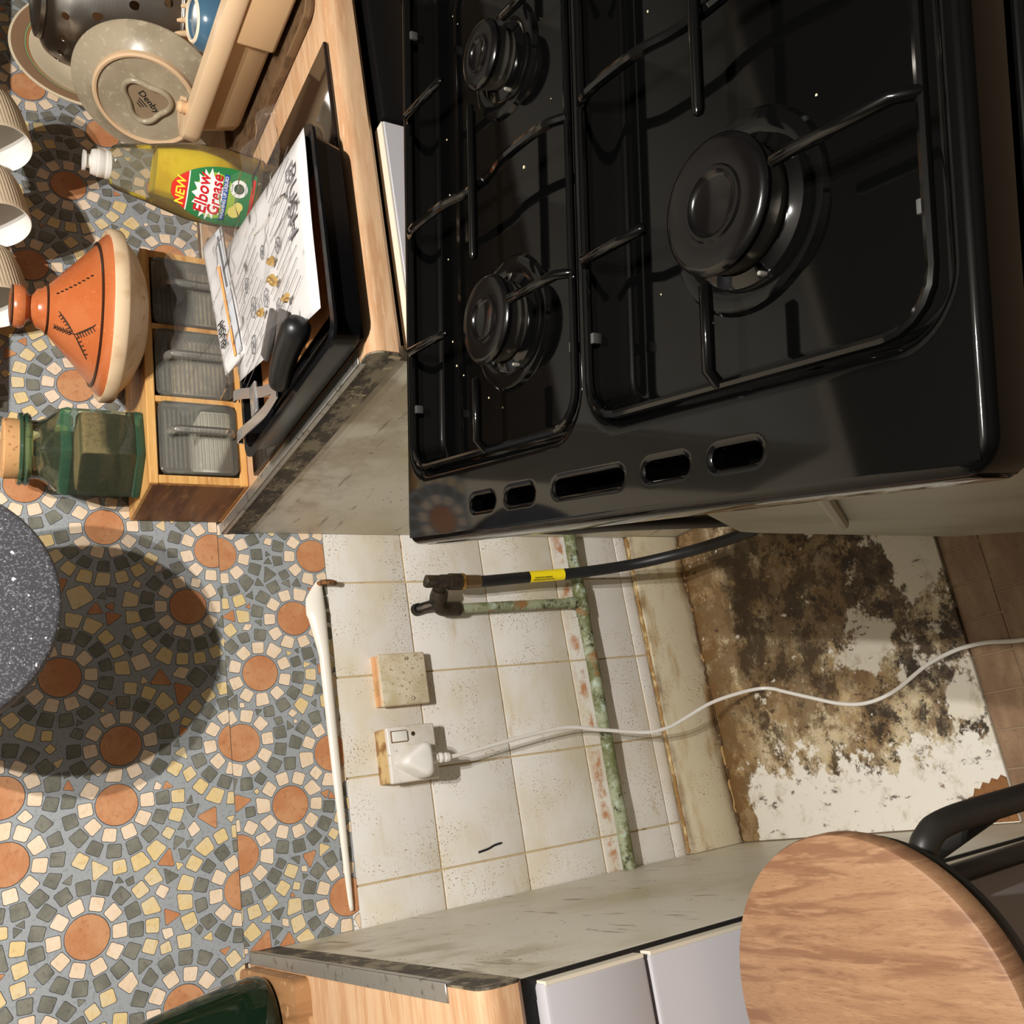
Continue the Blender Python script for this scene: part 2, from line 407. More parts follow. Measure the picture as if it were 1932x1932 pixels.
def separated(A, B, gap):
    for P, Q in ((A, B), (B, A)):
        n = len(P)
        for i in range(n):
            ax, az = P[i]; bx_, bz = P[(i + 1) % n]
            nx, nz = bz - az, ax - bx_
            l = math.hypot(nx, nz)
            if l < 1e-9: continue
            nx /= l; nz /= l
            if min((q[0] - ax) * nx + (q[1] - az) * nz for q in Q) > gap: return True
    return False
def mosaic(cent, x0, x1, z0, z1, rnd):
    pk = Packer(); r0 = .0268
    order = []
    for (cx, cz) in cent:
        p = [(cx + r0 * math.cos(2 * math.pi * k / 22), cz + r0 * math.sin(2 * math.pi * k / 22)) for k in range(22)]
        if not pk.hits(p, .0): pk.add(p, 3); order.append((cx, cz))
    for kr, (rad, n, c, sz) in enumerate(((1.40, 10, 0, .335), (2.125, 15, 2, .335), (2.85, 20, 1, .335))):
        for (cx, cz) in order:
            ph = rnd.random() * 6.28
            for k in range(n):
                a = ph + 2 * math.pi * k / n
                px, pz = cx + rad * r0 * math.cos(a), cz + rad * r0 * math.sin(a)
                d0 = math.hypot(px - cx, pz - cz)
                if any(math.hypot(px - qx, pz - qz) < d0 * (.93 + .07 * kr) for (qx, qz) in order if (qx, qz) != (cx, cz)): continue
                a2 = a + rnd.uniform(-.08, .08); ca, sa = math.cos(a2), math.sin(a2)
                jit = [(rnd.uniform(.94, 1.04), rnd.uniform(.94, 1.04)) for _ in range(4)]
                for shr in (1.0, .8, .62):
                    h = r0 * sz * shr
                    q = []
                    for (u, v), (ju, jv) in zip(((-1, -1), (1, -1), (1, 1), (-1, 1)), jit):
                        uu = u * h * ju; vv = v * h * (1.0 + .06 * u) * jv
                        q.append((px + uu * ca - vv * sa, pz + uu * sa + vv * ca))
                    if not pk.hits(q, .0004): pk.add(q, c); break
    nring = len(pk.items)
    for step in range(16000):
        px, pz = rnd.uniform(x0, x1), rnd.uniform(z0, z1)
        if pk.hits([(px - .003, pz - .003), (px + .003, pz - .003), (px, pz + .003)], .0012): continue
        n = 3 if rnd.random() < .6 else 4
        a0 = rnd.random() * 6.28; js = [rnd.uniform(.7, 1.1) for _ in range(4)]
        for s in (.024, .019, .015, .012, .0095, .0075, .006):
            if step < 2500 and s < .014: break
            if step < 6000 and s < .009: break
            q = [(px + s * js[k] * math.cos(a0 + 2 * math.pi * k / n), pz + s * js[k] * math.sin(a0 + 2 * math.pi * k / n)) for k in range(n)]
            if not pk.hits(q, .0010): pk.add(q, rnd.choice((3, 2, 2, 2, 1) if n == 3 and s < .015 else ((3, 3, 2) if n == 3 else (0, 1, 0, 2)))); break
    base = [max(math.hypot(q[0] - sum(v[0] for v in p) / len(p), q[1] - sum(v[1] for v in p) / len(p)) for q in p) for p, c in pk.items]
    for ps in range(6):
        for n in range(len(pk.items)):
            if len(pk.items[n][0]) <= 4: pk.grow(n, 1.09, .0013, 1.22 if n < nring else 1.9, base[n])
    out = []
    for p, c in pk.items:
        for ax, v, ab in ((0, x0, True), (0, x1, False), (1, z0, True), (1, z1, False)): p = clip(p, ax, v, ab) if len(p) > 2 else p
        if len(p) > 2 and area(p) > 1.2e-5: out.append((p, c))
    return out
def chamfer(p):
    if len(p) > 8: return p
    n = len(p); o = []
    for i in range(n):
        a, b, c_ = p[i - 1], p[i], p[(i + 1) % n]; t = .10
        o.append((b[0] + (a[0] - b[0]) * t, b[1] + (a[1] - b[1]) * t)); o.append((b[0] + (c_[0] - b[0]) * t, b[1] + (c_[1] - b[1]) * t))
    return o
def piece(bm, p, y, mi):
    """one mosaic piece: dark edge line, then a slightly proud face with sloping sides"""
    p = chamfer(p); cx = sum(q[0] for q in p) / len(p); cz = sum(q[1] for q in p) / len(p)
    rr = max(math.hypot(q[0] - cx, q[1] - cz) for q in p); t = max(.72, 1 - .0010 / rr)
    A = [bm.verts.new((q[0], y, q[1])) for q in p]
    B = [bm.verts.new((cx + (q[0] - cx) * t, y - .0007, cz + (q[1] - cz) * t)) for q in p]
    n = len(p)
    for k_ in range(n):
        f = bm.faces.new((A[k_], A[(k_ + 1) % n], B[(k_ + 1) % n], B[k_])); f.material_index = 1 if mi is None else 4
    f = bm.faces.new(B); f.material_index = 0 if mi is None else mi
rnd = random.Random(11)
pieces = [(p, c, 0) for p, c in mosaic(UP, -.42, 1.6, SEAM, 1.34, rnd)] + [(p, c, 1) for p, c in mosaic(LO, XL, .545, .742, SEAM, rnd)]
M_VIN = mat('vinyl_backing', (172, 176, 178), .6)
sheet_u = obj('mosaic_sheet', box(-.45, 1.62, -.0008, .006, SEAM, 1.345), M_MGROUT, wall, None)
sheet_l = obj('mosaic_sheet', box(XL - .01, .545, -.0002, .004, .742, SEAM), M_MGROUT, wall, None)
def seen(p):
    cx = sum(q[0] for q in p) / len(p); cz = sum(q[1] for q in p) / len(p)
    hid = (.56 < cx < .9 and cz < 1.03) or (cx > .56 and cz < .905) or cz > 1.2 or cx < -.14 or cx > 1.3 or (XL > cx and cz < .9)
    return -1 if hid else area(p)
order = sorted(range(len(pieces)), key=lambda i: -seen(pieces[i][0]))
for i in order[:290]:
    p, c, s = pieces[i]
    bm = new_bm(); piece(bm, p, -.0008 if s == 0 else -.0002, None)
    obj('mosaic_piece', bm, [MC[c], M_MEDGE], (sheet_u, sheet_l)[s], None)
for s in (0, 1):
    bm = new_bm()
    for i in order[290:]:
        p, c, ss = pieces[i]
        if ss == s: piece(bm, p, -.0008 if s == 0 else -.0002, c)
    o = obj('mosaic_filler', bm, MC + [M_MEDGE], (sheet_u, sheet_l)[s], None); o['kind'] = 'stuff'
# the lower edge of the vinyl has come away and curls forward, pale back showing
def curl(u, v):
    x = .455 + (-.03 - .455) * u
    r = .0062 * (1 - u) ** .6 + .0026 if u > .12 else .0030 + .0062 * (u / .12)
    a = R(-100 + 215 * v)
    lift = .022 * max(0, 1 - u / .25) * v ** 2 * min(1, u / .07)
    return (x, -.0015 - r * .9 - r * math.cos(a) * .9 + .0 - .004 * max(0, v - .75), .752 + r * 1.1 + r * math.sin(a) * 1.1 + lift)
bm = new_bm(); grid(bm, 60, 14, curl)
co = obj('curled_edge', bm, mat('white_vinyl_back', (240, 234, 222), .25), sheet_l, 60)
md = co.modifiers.new('solid', 'SOLIDIFY'); md.thickness = .0012
# rusty hook
hk = thing('wall_hook', 'rusty brown hook in the tiles below the torn vinyl corner', 'hook', (.446, 0, .745))
M_RUST = mat('dark_rust', (96, 74, 50), .7, metal=.3, layers=[dict(scale=160, col=(150, 100, 58), lo=.45, hi=.6)])
obj('shank', tube(new_bm(), smooth_path([(.4475, .003, .757), (.447, -.012, .7565), (.4465, -.020, .750), (.4455, -.021, .741), (.445, -.017, .735)], 5), .0042, 8), M_RUST, hk)
obj('plate', lathe(new_bm(), [(0, 0), (.007, 0), (.007, .002), (0, .002)], 14, Matrix.Translation((.4475, .0, .757)) @ Matrix.Rotation(R(90), 4, 'X')), M_RUST, hk)

# ------------------------------------------------------------------ base cabinets and worktops
M_WT = mat('beech_laminate', (206, 170, 134), 0.38, layers=[
    dict(scale=5, col=(192, 148, 110), lo=.42, hi=.62, stretch=(1.2, 14, 14), detail=5), dict(scale=60, col=(218, 184, 148), lo=.5, hi=.7, stretch=(.6, 6, 6), detail=4, fac=.6),
    dict(scale=9, col=(182, 136, 98), lo=.58, hi=.66, stretch=(1, 22, 22), detail=3, fac=.6)])
M_PANEL = mat('grimy_cream_panel', (220, 215, 200), 0.42, layers=[
    dict(scale=4, col=(196, 187, 160), lo=.42, hi=.7, detail=5), dict(scale=30, col=(120, 104, 72), lo=.60, hi=.72, detail=5, stretch=(1, .35, 2.2), fac=.8),
    dict(scale=150, col=(70, 54, 34), lo=.68, hi=.73, detail=2, masks=[dict(scale=10, col=None, lo=.45, hi=.6)]),
    dict(scale=16, col=(122, 98, 60), lo=.42, hi=.66, detail=6, ramps=[('z', .70, .86)], fac=.5)])
M_END = mat('filthy_worktop_end', (132, 122, 100), 0.6, layers=[
    dict(scale=26, col=(58, 50, 40), lo=.42, hi=.54, detail=7, nr=.7, stretch=(1, .6, 1.4)), dict(scale=80, col=(176, 162, 130), lo=.6, hi=.7, detail=4), dict(scale=12, col=(44, 38, 32), lo=.5, hi=.58, detail=8, nr=.7)])
M_TRIM = mat('dull_aluminium', (172, 170, 164), 0.42, metal=.75, layers=[dict(scale=90, col=(110, 104, 92), lo=.55, hi=.75)])
M_DOOR = mat('pale_grey_door', (184, 181, 184), 0.4)
M_DOORE = mat('worn_door_edge', (222, 212, 192), 0.6)
M_BLACKGAP = mat('black_gap_strip', (16, 16, 17), 0.5)  # flat black for the cabinet gap strips, painting the shade under the worktops
def worktop_prof(front, lowz=WT - .038, r=.016):
    p = [(0.0, lowz), (0.0, WT)]
    for k_ in range(7):
        a = R(90 - 15 * k_); p.append((front + r - r * math.cos(R(15 * k_)) * 0 - r * math.sin(R(15 * k_)), WT - r + r * math.cos(R(15 * k_))))
    p += [(front, lowz + .006), (front + .006, lowz)]
    return p
def worktop(name, label, x0, x1, front, endx, sgn, trim_to):
    t = thing(name, label, 'worktop', ((x0 + x1) / 2, front / 2, WT - .038))
    obj('top', prism(new_bm(), worktop_prof(front), 'x', x0, x1), M_WT, t, 40)
    pr = worktop_prof(front + .0012, WT - .0375, .016)
    pr = [(y, min(z, WT - .0006)) for y, z in pr]
    obj('raw_end', prism(new_bm(), pr, 'x', min(endx, endx + sgn * .0018), max(endx, endx + sgn * .0018)), M_END, t, None, label='grimy unfinished end of the worktop')
    bm = new_bm()
    bx(bm, min(endx - sgn * .012, endx + sgn * .003), max(endx - sgn * .012, endx + sgn * .003), trim_to, -.004, WT - .0004, WT + .0022, bev=.0006, seg=1)
    bx(bm, min(endx + sgn * .0005, endx + sgn * .003), max(endx + sgn * .0005, endx + sgn * .003), trim_to, -.004, WT - .006, WT + .001)
    obj('edge_trim', bm, M_TRIM, t, 40, label='scuffed metal edging strip')
    return t
worktop('worktop', 'beech-effect worktop on the right carrying the glass board and drawer box', XR, 1.95, -.588, XR, -1, -.56)
worktop('worktop', 'beech-effect worktop on the left carrying the dark green bottle', -1.3, XL, -.645, XL, 1, -.585)
cab = thing('base_cabinet', 'cream-sided base cabinet beside the gap, under the left worktop', 'cabinet', (-.6, -.3, 0))
obj('side_panel', box(XL - .018, XL, -.630, -.002, .0, WT - .039), M_PANEL, cab, None)
obj('panel_edge_strip', box(XL - .018, XL - .0006, -.6335, -.6302, .0, WT - .0395), M_BLACKGAP, cab, None)  # thin black strip between the side panel and the fronts
obj('carcass', box(-1.28, XL - .02, -.60, -.002, .10, WT - .039), M_PANEL, cab, None)
obj('plinth', box(-1.28, XL - .02, -.56, -.54, .0, .10), mat('dark_plinth', (60, 54, 48), .6), cab, None)
obj('gap_shade_strip', box(-1.28, XL - .004, -.632, -.60, WT - .06, WT - .040), M_BLACKGAP, cab, None)  # black strip painting the shade in the gap under the left worktop
for (z0, z1, nm) in ((.742, .846, 'drawer_front'), (.118, .738, 'door')):
    for kx, (a, b) in enumerate(((-.56, -.0615), (-1.06, -.564))):
        d = obj(nm, box(a, b, -.648, -.628, z0, z1, bev=.004, seg=2), M_DOOR, cab)
        obj('edge_strip', box(b - .002, b + .0012, -.6475, -.6285, z0 + .002, z1 - .002), M_DOORE, d, None)
        obj('handle', tube(new_bm(), smooth_path([(b - .30, -.648, (z0 + z1) / 2), (b - .30, -.672, (z0 + z1) / 2), (b - .2, -.672, (z0 + z1) / 2), (b - .2, -.648, (z0 + z1) / 2)], 4), .005, 8), M_TRIM, d)
cab = thing('base_cabinet', 'base cabinet with a grimy cream end panel behind the cooker, under the right worktop', 'cabinet', (1.2, -.3, 0))
obj('side_panel', box(XR, XR + .018, -.572, -.002, .0, WT - .039), M_PANEL, cab, None)
obj('carcass', box(XR + .02, .826, -.545, -.002, .10, WT - .039), M_PANEL, cab, None)
obj('plinth', box(XR + .02, .826, -.50, -.48, 0, .10), MATS['dark_plinth'], cab, None)
obj('gap_shade_strip', box(XR + .004, .826, -.566, -.545, WT - .062, WT - .040), M_BLACKGAP, cab, None)  # same painted gap shade, between right worktop and door
d = obj('door', box(XR + .012, .824, -.592, -.572, .118, .852, bev=.002, seg=1), M_DOOR, cab)
obj('edge_strip', box(XR + .014, .822, -.591, -.573, .852, .8535), M_DOORE, d, None)
ov = thing('built_in_dishwasher', 'black-fronted appliance under the right worktop, behind the cooker', 'appliance', (1.13, -.57, 0))
obj('front_panel', box(.83, 1.42, -.592, -.566, .10, .80, bev=.003), mat('black_appliance', (14, 13, 13), .35), ov)
obj('casing', box(.832, 1.418, -.565, -.02, .02, .855), MATS['black_appliance'], ov, None)
obj('control_strip', box(.83, 1.42, -.592, -.566, .803, .850, bev=.003), MATS['black_appliance'], ov)

# ------------------------------------------------------------------ cooker, pulled out and turned with its back to the gap
CK = Matrix.Translation((.312, -.624, 0)) @ Matrix.Rotation(R(-14.68), 4, 'Z')     # local x: back to front, local -y: across (w)
H = .905; WID = .549; DEP = .585
cooker = thing('gas_cooker', 'black gas cooker pulled out and turned so its back faces the gap', 'cooker', M=CK)
M_EN = mat('black_gloss_enamel', (4, 4, 4), 0.055, spec=.36)
M_EN2 = mat('black_enamel_rods', (5, 5, 5), 0.07, spec=.4)
M_CAP = mat('black_burner_cap', (8, 7, 7), 0.14, spec=.4)
M_BSIDE = mat('black_side_panel', (4, 4, 4), 0.5, spec=.03)
M_GALV = mat('galvanised_back', (176, 176, 162), 0.42, metal=.25, layers=[dict(scale=6, col=(156, 154, 138), lo=.4, hi=.7, detail=3)])
M_ALU = mat('cast_aluminium', (150, 144, 134), 0.3, metal=.9)
SL = [(.137, .0185), (.191, .0195), (.2735, .038), (.351, .0195), (.407, .0185)]
def slot_sdf(w, d):
    return min(math.hypot(max(abs(w - c) - (hl - .0062), 0), d - .0265) for c, hl in SL) - .0062
def rr_sdf(w, d, w0, w1, d0, d1, r):
    cx, cy = (w0 + w1) / 2, (d0 + d1) / 2; qx = abs(w - cx) - (w1 - w0) / 2 + r; qy = abs(d - cy) - (d1 - d0) / 2 + r
    return math.hypot(max(qx, 0), max(qy, 0)) + min(max(qx, qy), 0) - r
def hob_z(w, d):
    s = min(rr_sdf(w, d, .014, .2655, .062, .535, .030), rr_sdf(w, d, .2815, .533, .062, .535, .030))
    if s >= .006: z = H
    else:
        t = min(1, (.006 - s) / .020); z = H - .026 * (t * t * (3 - 2 * t))
        if s > -.0: z += 0
    b_ = -slot_sdf(w, d)
    lip = slot_sdf(w, d)
    if lip < .003: z -= .0013 * (1 - lip / .003) ** 2 if lip > 0 else .0013
    return z
bm = new_bm()
dl = [.006, .009, .0115, .014] + [.014 + .00125 * k_ for k_ in range(1, 21)] + [.0415, .044]
while dl[-1] < DEP - .0088: dl.append(dl[-1] + .00295)
dl.append(DEP - .006)
nw, nd = 320, len(dl) - 1
V = {}
for i in range(nw + 1):
    for j in range(nd + 1):
        w = .006 + (WID - .012) * i / nw; d = dl[j]
        s = slot_sdf(w, d)
        if abs(s) < .00095:
            e = 1e-5; gx = (slot_sdf(w + e, d) - slot_sdf(w - e, d)) / (2 * e); gy = (slot_sdf(w, d + e) - slot_sdf(w, d - e)) / (2 * e)
            w -= gx * s; d -= gy * s
        V[i, j] = (bm.verts.new((d, -w, hob_z(w, d))), slot_sdf(w, d))
for i in range(nw):
    for j in range(nd):
        q = [V[i, j], V[i + 1, j], V[i + 1, j + 1], V[i, j + 1]]
        if max(s for _, s in q) < .0003 or min(s for _, s in q) < -.0006: continue
        bm.faces.new([v for v, _ in q])
bmesh.ops.delete(bm, geom=[v for v in bm.verts if not v.link_faces], context='VERTS')
inner = [e for e in bm.edges if e.is_boundary and all(.03 < -v.co.y < .52 and .012 < v.co.x < .05 for v in e.verts)]
ext = bmesh.ops.extrude_edge_only(bm, edges=inner)
bmesh.ops.translate(bm, vec=(0, 0, -.009), verts=[x for x in ext['geom'] if isinstance(x, bmesh.types.BMVert)])
rings = []
for ins, dz in ((.010, -.0004), (.006, 0), (.003, -.0009), (.0009, -.003), (0, -.006), (0, -.030), (.004, -.033), (.012, -.033)):
    rings.append([(x, y, H + dz) for x, y, _ in rrect(ins, DEP - ins, -WID + ins, -ins, max(.016 - ins, .005), 0, 6)])
loft(bm, rings, False, False)
obj('hob_plate', bm, M_EN, cooker, 50, local=True, label='glossy black enamel hob with vent slots along its back edge')
obj('hob_tray', box(.012, DEP - .015, -WID + .012, -.012, H - .062, H - .034), M_BSIDE, cooker, None, local=True)
bz = H - .026
def burner(e1, e2, rc, nm):
    T = Matrix.Translation((e2, -e1, 0))
    b = obj(nm, lathe(new_bm(), [(rc + .022, bz - .001), (rc + .019, bz + .003), (rc + .010, bz + .0045), (rc + .006, bz + .003), (rc + .002, bz + .0045), (rc - .001, bz + .006), (rc - .001, bz + .001)], 48, T), M_EN2, cooker, 40, local=True)
    bm = new_bm(); lathe(bm, [(rc - .002, bz), (rc - .003, bz + .010), (rc - .001, bz + .0115), (rc - .001, bz + .0205), (rc - .006, bz + .0205)], 48, T)
    obj('flame_crown', bm, M_ALU, b, 40, local=True)
    bm = new_bm()
    zz = bz + .004
    lathe(bm, [(rc - .004, zz + .0165), (rc + .0005, zz + .0165), (rc + .0018, zz + .0178), (rc + .0018, zz + .0205), (rc, zz + .0225), (rc - .003, zz + .0232), (rc * .58, zz + .0226), (rc * .55, zz + .0238), (rc * .50, zz + .0238), (rc * .46, zz + .0222), (rc * .40, zz + .0212), (0, zz + .0208)], 48, T)
    obj('burner_cap', bm, M_CAP, b, 40, local=True)
    bm = new_bm(); a = R(200)
    rod(bm, (e2 + (rc + .006) * math.cos(a), -e1 + (rc + .006) * math.sin(a), bz), (e2 + (rc + .006) * math.cos(a), -e1 + (rc + .006) * math.sin(a), bz + .009), .0016, 8)
    obj('spark_pin', bm, mat('grey_ceramic', (120, 116, 108), .3), b, local=True)
B1, B2, B3, B4 = (.1455, .388), (.1455, .170), (.3985, .168), (.3985, .388)
burner(*B2, .0335, 'burner'); burner(*B1, .0255, 'burner'); burner(*B3, .0375, 'burner'); burner(*B4, .0335, 'burner')
ZR = H + .008
def support(w0, w1, cw):
    bm = new_bm(); d0, d1 = .066, .530; zc = H + .0005
    tube(bm, [(p[0], p[1], zc) for p in rrect(d0, d1, -w1, -w0, .026, 0, 5)], .0030, 8, closed=True)
    o = obj('pan_support', bm, M_EN2, cooker, local=True)
    def fing(a, b):
        (wa, da), (wb, db) = a, b
        mid = (wa + (wb - wa) * .12, da + (db - da) * .12)
        obj('finger', tube(new_bm(), [(da, -wa, zc), (mid[1], -mid[0], ZR), (db + (da - db) * .03, -(wb + (wa - wb) * .03), ZR), (db, -wb, ZR - .001)], [.0036, .0038, .0038, .0022], 8), M_EN2, o, 60, local=True)
    for e2 in (.170, .388):
        fing((w0, e2), (cw - .049, e2)); fing((w1, e2), (cw + .049, e2))
    fing((cw, d0), (cw, .122)); fing((cw, d1), (cw, .436))
    obj('cross_bar', tube(new_bm(), smooth_path([(.2795, -w0, zc), (.2795, -w0 - .02, ZR), (.2795, -cw + .05, ZR), (.2795, -cw + .02, ZR - .006), (.2795, -cw - .02, ZR - .006), (.2795, -cw - .05, ZR), (.2795, -w1 + .02, ZR), (.2795, -w1, zc)], 5), .0038, 8), M_EN2, o, local=True)
    rod_ = new_bm(); rod(rod_, (.217, -cw, ZR), (.343, -cw, ZR), .0038, 10); obj('finger', rod_, M_EN2, o, local=True)
    for (w, d) in ((w0 + .004, .12), (w1 - .004, .12), (w0 + .004, .47), (w1 - .004, .47)):
        obj('rubber_foot', box(d - .0035, d + .0035, -w - .0018, -w + .0018, H - .006, H + .001, bev=.0006), mat('grey_rubber', (56, 55, 53), .7), o, local=True)
support(.0195, .2655, B2[0]); support(.2815, .5275, B3[0])
bm = new_bm()
for (a, b) in ((-.012, -.008), (-WID + .008, -WID + .012)): bx(bm, .052, DEP - .012, a, b, .04, H - .035)
bx(bm, .052, DEP - .012, -WID + .012, -.012, .04, H - .062)
obj('body', bm, M_BSIDE, cooker, None, local=True)
obj('side_panel', box(.056, DEP - .014, -WID - .005, -WID + .0075, .04, H - .036, bev=.004, seg=3), M_EN2, cooker, 40, local=True)
def lpoly(pl, x0, x1, bev):
    bm = new_bm(); prism(bm, [(-w, z) for w, z in pl], 'x', x0, x1)
    if bev: bmesh.ops.bevel(bm, geom=[e for e in bm.edges if abs(e.verts[0].co.x - x0) < 1e-6 and abs(e.verts[1].co.x - x0) < 1e-6], offset=bev, segments=3, affect='EDGES')
    return bm
bc = obj('back_cover', lpoly([(.262, .80), (.255, .792), (.040, .545), (.026, .50), (.024, .13), (.541, .13), (.541, .866), (.262, .866)], .014, .054, .012), M_GALV, cooker, 40, local=True, label='galvanised grey back cover with a slanted corner')
bm = new_bm(); tube(bm, smooth_path([(.012, -.20, .56), (.010, -.215, .58), (.010, -.37, .79), (.012, -.385, .81)], 4), .005, 8); obj('strap', bm, M_GALV, bc, local=True)
obj('oven_door', box(DEP - .012, DEP + .018, -WID + .012, -.012, .16, .74, bev=.004), mat('black_glass_door', (8, 8, 9), .08), cooker, local=True)
bm = new_bm(); tube(bm, smooth_path([(DEP + .018, -.06, .70), (DEP + .05, -.06, .70), (DEP + .05, -WID + .06, .70), (DEP + .018, -WID + .06, .70)], 4), .007, 10); obj('door_handle', bm, M_ALU, cooker, local=True)
cp = obj('control_panel', box(DEP - .012, DEP + .012, -WID + .010, -.010, .75, H - .036, bev=.004), M_BSIDE, cooker, local=True)
for i in range(5):
    obj('knob', lathe(new_bm(), [(0, .026), (.014, .026), (.017, .022), (.019, .0), (0, 0)], 24, Matrix.Translation((DEP + .012, -.08 - i * .095, .81)) @ Matrix.Rotation(R(90), 4, 'Y')), M_BSIDE, cp, local=True)
for (x, y) in ((.08, -.03), (.08, -WID + .03), (DEP - .06, -.03), (DEP - .06, -WID + .03)):
    obj('foot', lathe(new_bm(), [(0, 0), (.018, 0), (.018, .012), (.010, .014), (.010, .045), (0, .045)], 16, Matrix.Translation((x, y, 0))), M_BSIDE, cooker, local=True)
# crumbs lying on the hob
bm = new_bm(); rnd = random.Random(5)
for i in range(60):
    w = rnd.uniform(.04, .5); d = rnd.uniform(.09, .5)
    if abs(w - .2735) < .03: continue
    s = rnd.uniform(.0003, .0009); z = hob_z(w, d)
    bx(bm, d - s, d + s * rnd.uniform(1, 2.5), -w - s, -w + s, z, z + s)
o = obj('crumbs', bm, mat('pale_crumbs', (214, 200, 160), .8), cooker, None, local=True); o['kind'] = 'stuff'

# ------------------------------------------------------------------ gas pipe, valve and hose
M_VERD = mat('verdigris_copper', (158, 164, 136), 0.65, layers=[dict(scale=26, col=(108, 112, 72), lo=.42, hi=.56, detail=8, nr=.7), dict(scale=46, col=(176, 190, 172), lo=.52, hi=.66, detail=6, nr=.65), dict(scale=34, col=(64, 60, 38), lo=.54, hi=.64, detail=7, nr=.75), dict(scale=18, col=(150, 108, 66), lo=.60, hi=.68, detail=7)], bump=(120, .3))
M_RUSTO = mat('orange_rust_stain', (190, 128, 74), 0.8, layers=[dict(scale=60, col=(222, 186, 134), lo=.45, hi=.65, detail=6), dict(scale=30, col=(140, 84, 40), lo=.55, hi=.7)])
gp = thing('gas_pipe', 'verdigris copper gas pipe running along the tiles with an upright branch', 'pipe', (.24, -.018, .271))
obj('main_pipe', tube(new_bm(), [(XL - .01 + i * (XR - XL + .02) / 30, -.019 + .0006 * math.sin(i), .2715 - .0002 * (i % 3)) for i in range(31)], .0112, 14), M_VERD, gp)
obj('branch_pipe', tube(new_bm(), [(.401, -.021, .272), (.3965, -.0215, .53)], .0085, 12), M_VERD, gp)
obj('tee_joint', tube(new_bm(), [(.376, -.019, .2715), (.426, -.019, .2715)], .0128, 14), M_VERD, gp)
obj('tee_socket', tube(new_bm(), [(.401, -.020, .275), (.4005, -.0205, .300)], .0106, 12), M_VERD, gp)
M_BLK = mat('blackened_brass', (60, 52, 42), 0.5, metal=.5, layers=[dict(scale=110, col=(104, 76, 50), lo=.56, hi=.72, detail=5), dict(scale=40, col=(34, 30, 26), lo=.5, hi=.65)], bump=(200, .3))
M_BRASS = mat('brass', (186, 146, 84), 0.3, metal=.9)
M_BRASSD = mat('aged_brass', (128, 104, 76), 0.38, metal=.8)
gv = thing('gas_valve', 'blackened brass gas valve on the tiles above the upright pipe', 'valve', (.415, -.03, .55))
obj('pipe_elbow', tube(new_bm(), smooth_path([(.3965, -.0215, .525), (.3965, -.022, .548), (.3975, -.024, .558), (.402, -.026, .564), (.412, -.03, .566)], 5), .0125, 14), M_BLK, gv)
obj('elbow_body', tube(new_bm(), [(.405, -.026, .566), (.415, -.034, .566), (.423, -.041, .566)], [.014, .015, .0135], 14), M_BLK, gv)
obj('wall_lug', tube(new_bm(), [(.402, .0, .592), (.402, -.010, .592)], [.011, .009], 12), M_BLK, gv)
obj('lug_arm', tube(new_bm(), [(.402, -.004, .592), (.405, -.02, .572)], .0085, 10), M_BLK, gv)
obj('socket_body', tube(new_bm(), [(.4355, -.054, .597), (.4352, -.054, .5955), (.4345, -.0545, .572), (.4343, -.0545, .570), (.4343, -.0545, .556), (.434, -.0545, .555), (.4335, -.0548, .533)], [.0092, .0105, .0105, .0118, .0118, .0138, .0138], 16), M_BLK, gv)
obj('side_connector', tube(new_bm(), [(.422, -.04, .566), (.434, -.054, .570)], .0095, 12), M_BLK, gv)
gh = thing('gas_hose', 'black rubber gas hose with a yellow warning band looping to the cooker', 'hose', (.434, -.055, .14))
M_RUB = mat('black_rubber', (27, 27, 29), 0.42)
hp = [(.4335, -.0548, .505), (.434, -.0555, .480), (.438, -.058, .415), (.440, -.068, .339), (.441, -.090, .274), (.443, -.120, .213), (.443, -.170, .169), (.440, -.230, .148), (.436, -.310, .139), (.430, -.385, .160), (.412, -.455, .251), (.389, -.5, .399), (.375, -.53, .509), (.364, -.55, .609), (.352, -.572, .692), (.348, -.60, .767), (.36, -.66, .83)]
obj('tube', tube(new_bm(), smooth_path(hp, 8), .0098, 16), M_RUB, gh)
obj('brass_collar', tube(new_bm(), [(.4337, -.0546, .534), (.4337, -.0546, .5335), (.4336, -.0547, .5285), (.4336, -.0547, .528)], [.0128, .0142, .0142, .0128], 20), M_BRASS, gh)
obj('crimp_sleeve', tube(new_bm(), [(.4336, -.0547, .529), (.4337, -.055, .498)], [.0118, .0112], 8), M_BRASSD, gh, None)
hs = smooth_path(hp, 24)
bandp = [p for p in hs if .336 < p.z < .405 and p.y > -.3]
yb = obj('warning_band', tube(new_bm(), bandp, .0101, 20, caps=False), mat('yellow_band', (246, 222, 30), .35), gh)
M_INK = mat('black_print', (24, 24, 24), .5)
c0 = Vector((.4385, -.0685, .372))
fr = frame((.4325, -.0672, .374), (.02, -.085, -1), (.86, -.5, .0))
T2 = frame((.4342, -.0684, .348), (.02, -.085, -1), (.82, -.57, 0))
for i, s in enumerate(('TURN OFF ALL APPLIANCE', 'TAPS BEFORE DISCONNECTING')):
    text('warning_print', s, .0026, M_INK, yb, frame((.4345 - i * .0034, -.0716 + i * .0006, .380), (.03, -.10, -1), (.9, -.42, .06)), sx=1.1)
text('warning_print', 'T', .0075, M_INK, yb, frame((.4372, -.0742, .3465), (.03, -.14, -1), (.9, -.40, .06)))
bm = new_bm(); fm = frame((.4372, -.0742, .3465), (.03, -.14, -1), (.9, -.40, .06))
tube(bm, [fm @ Vector((.0046 * math.cos(a * .3142), .0046 * math.sin(a * .3142), .0001)) for a in range(20)], .0004, 4, closed=True); obj('warning_ring', bm, M_INK, yb)
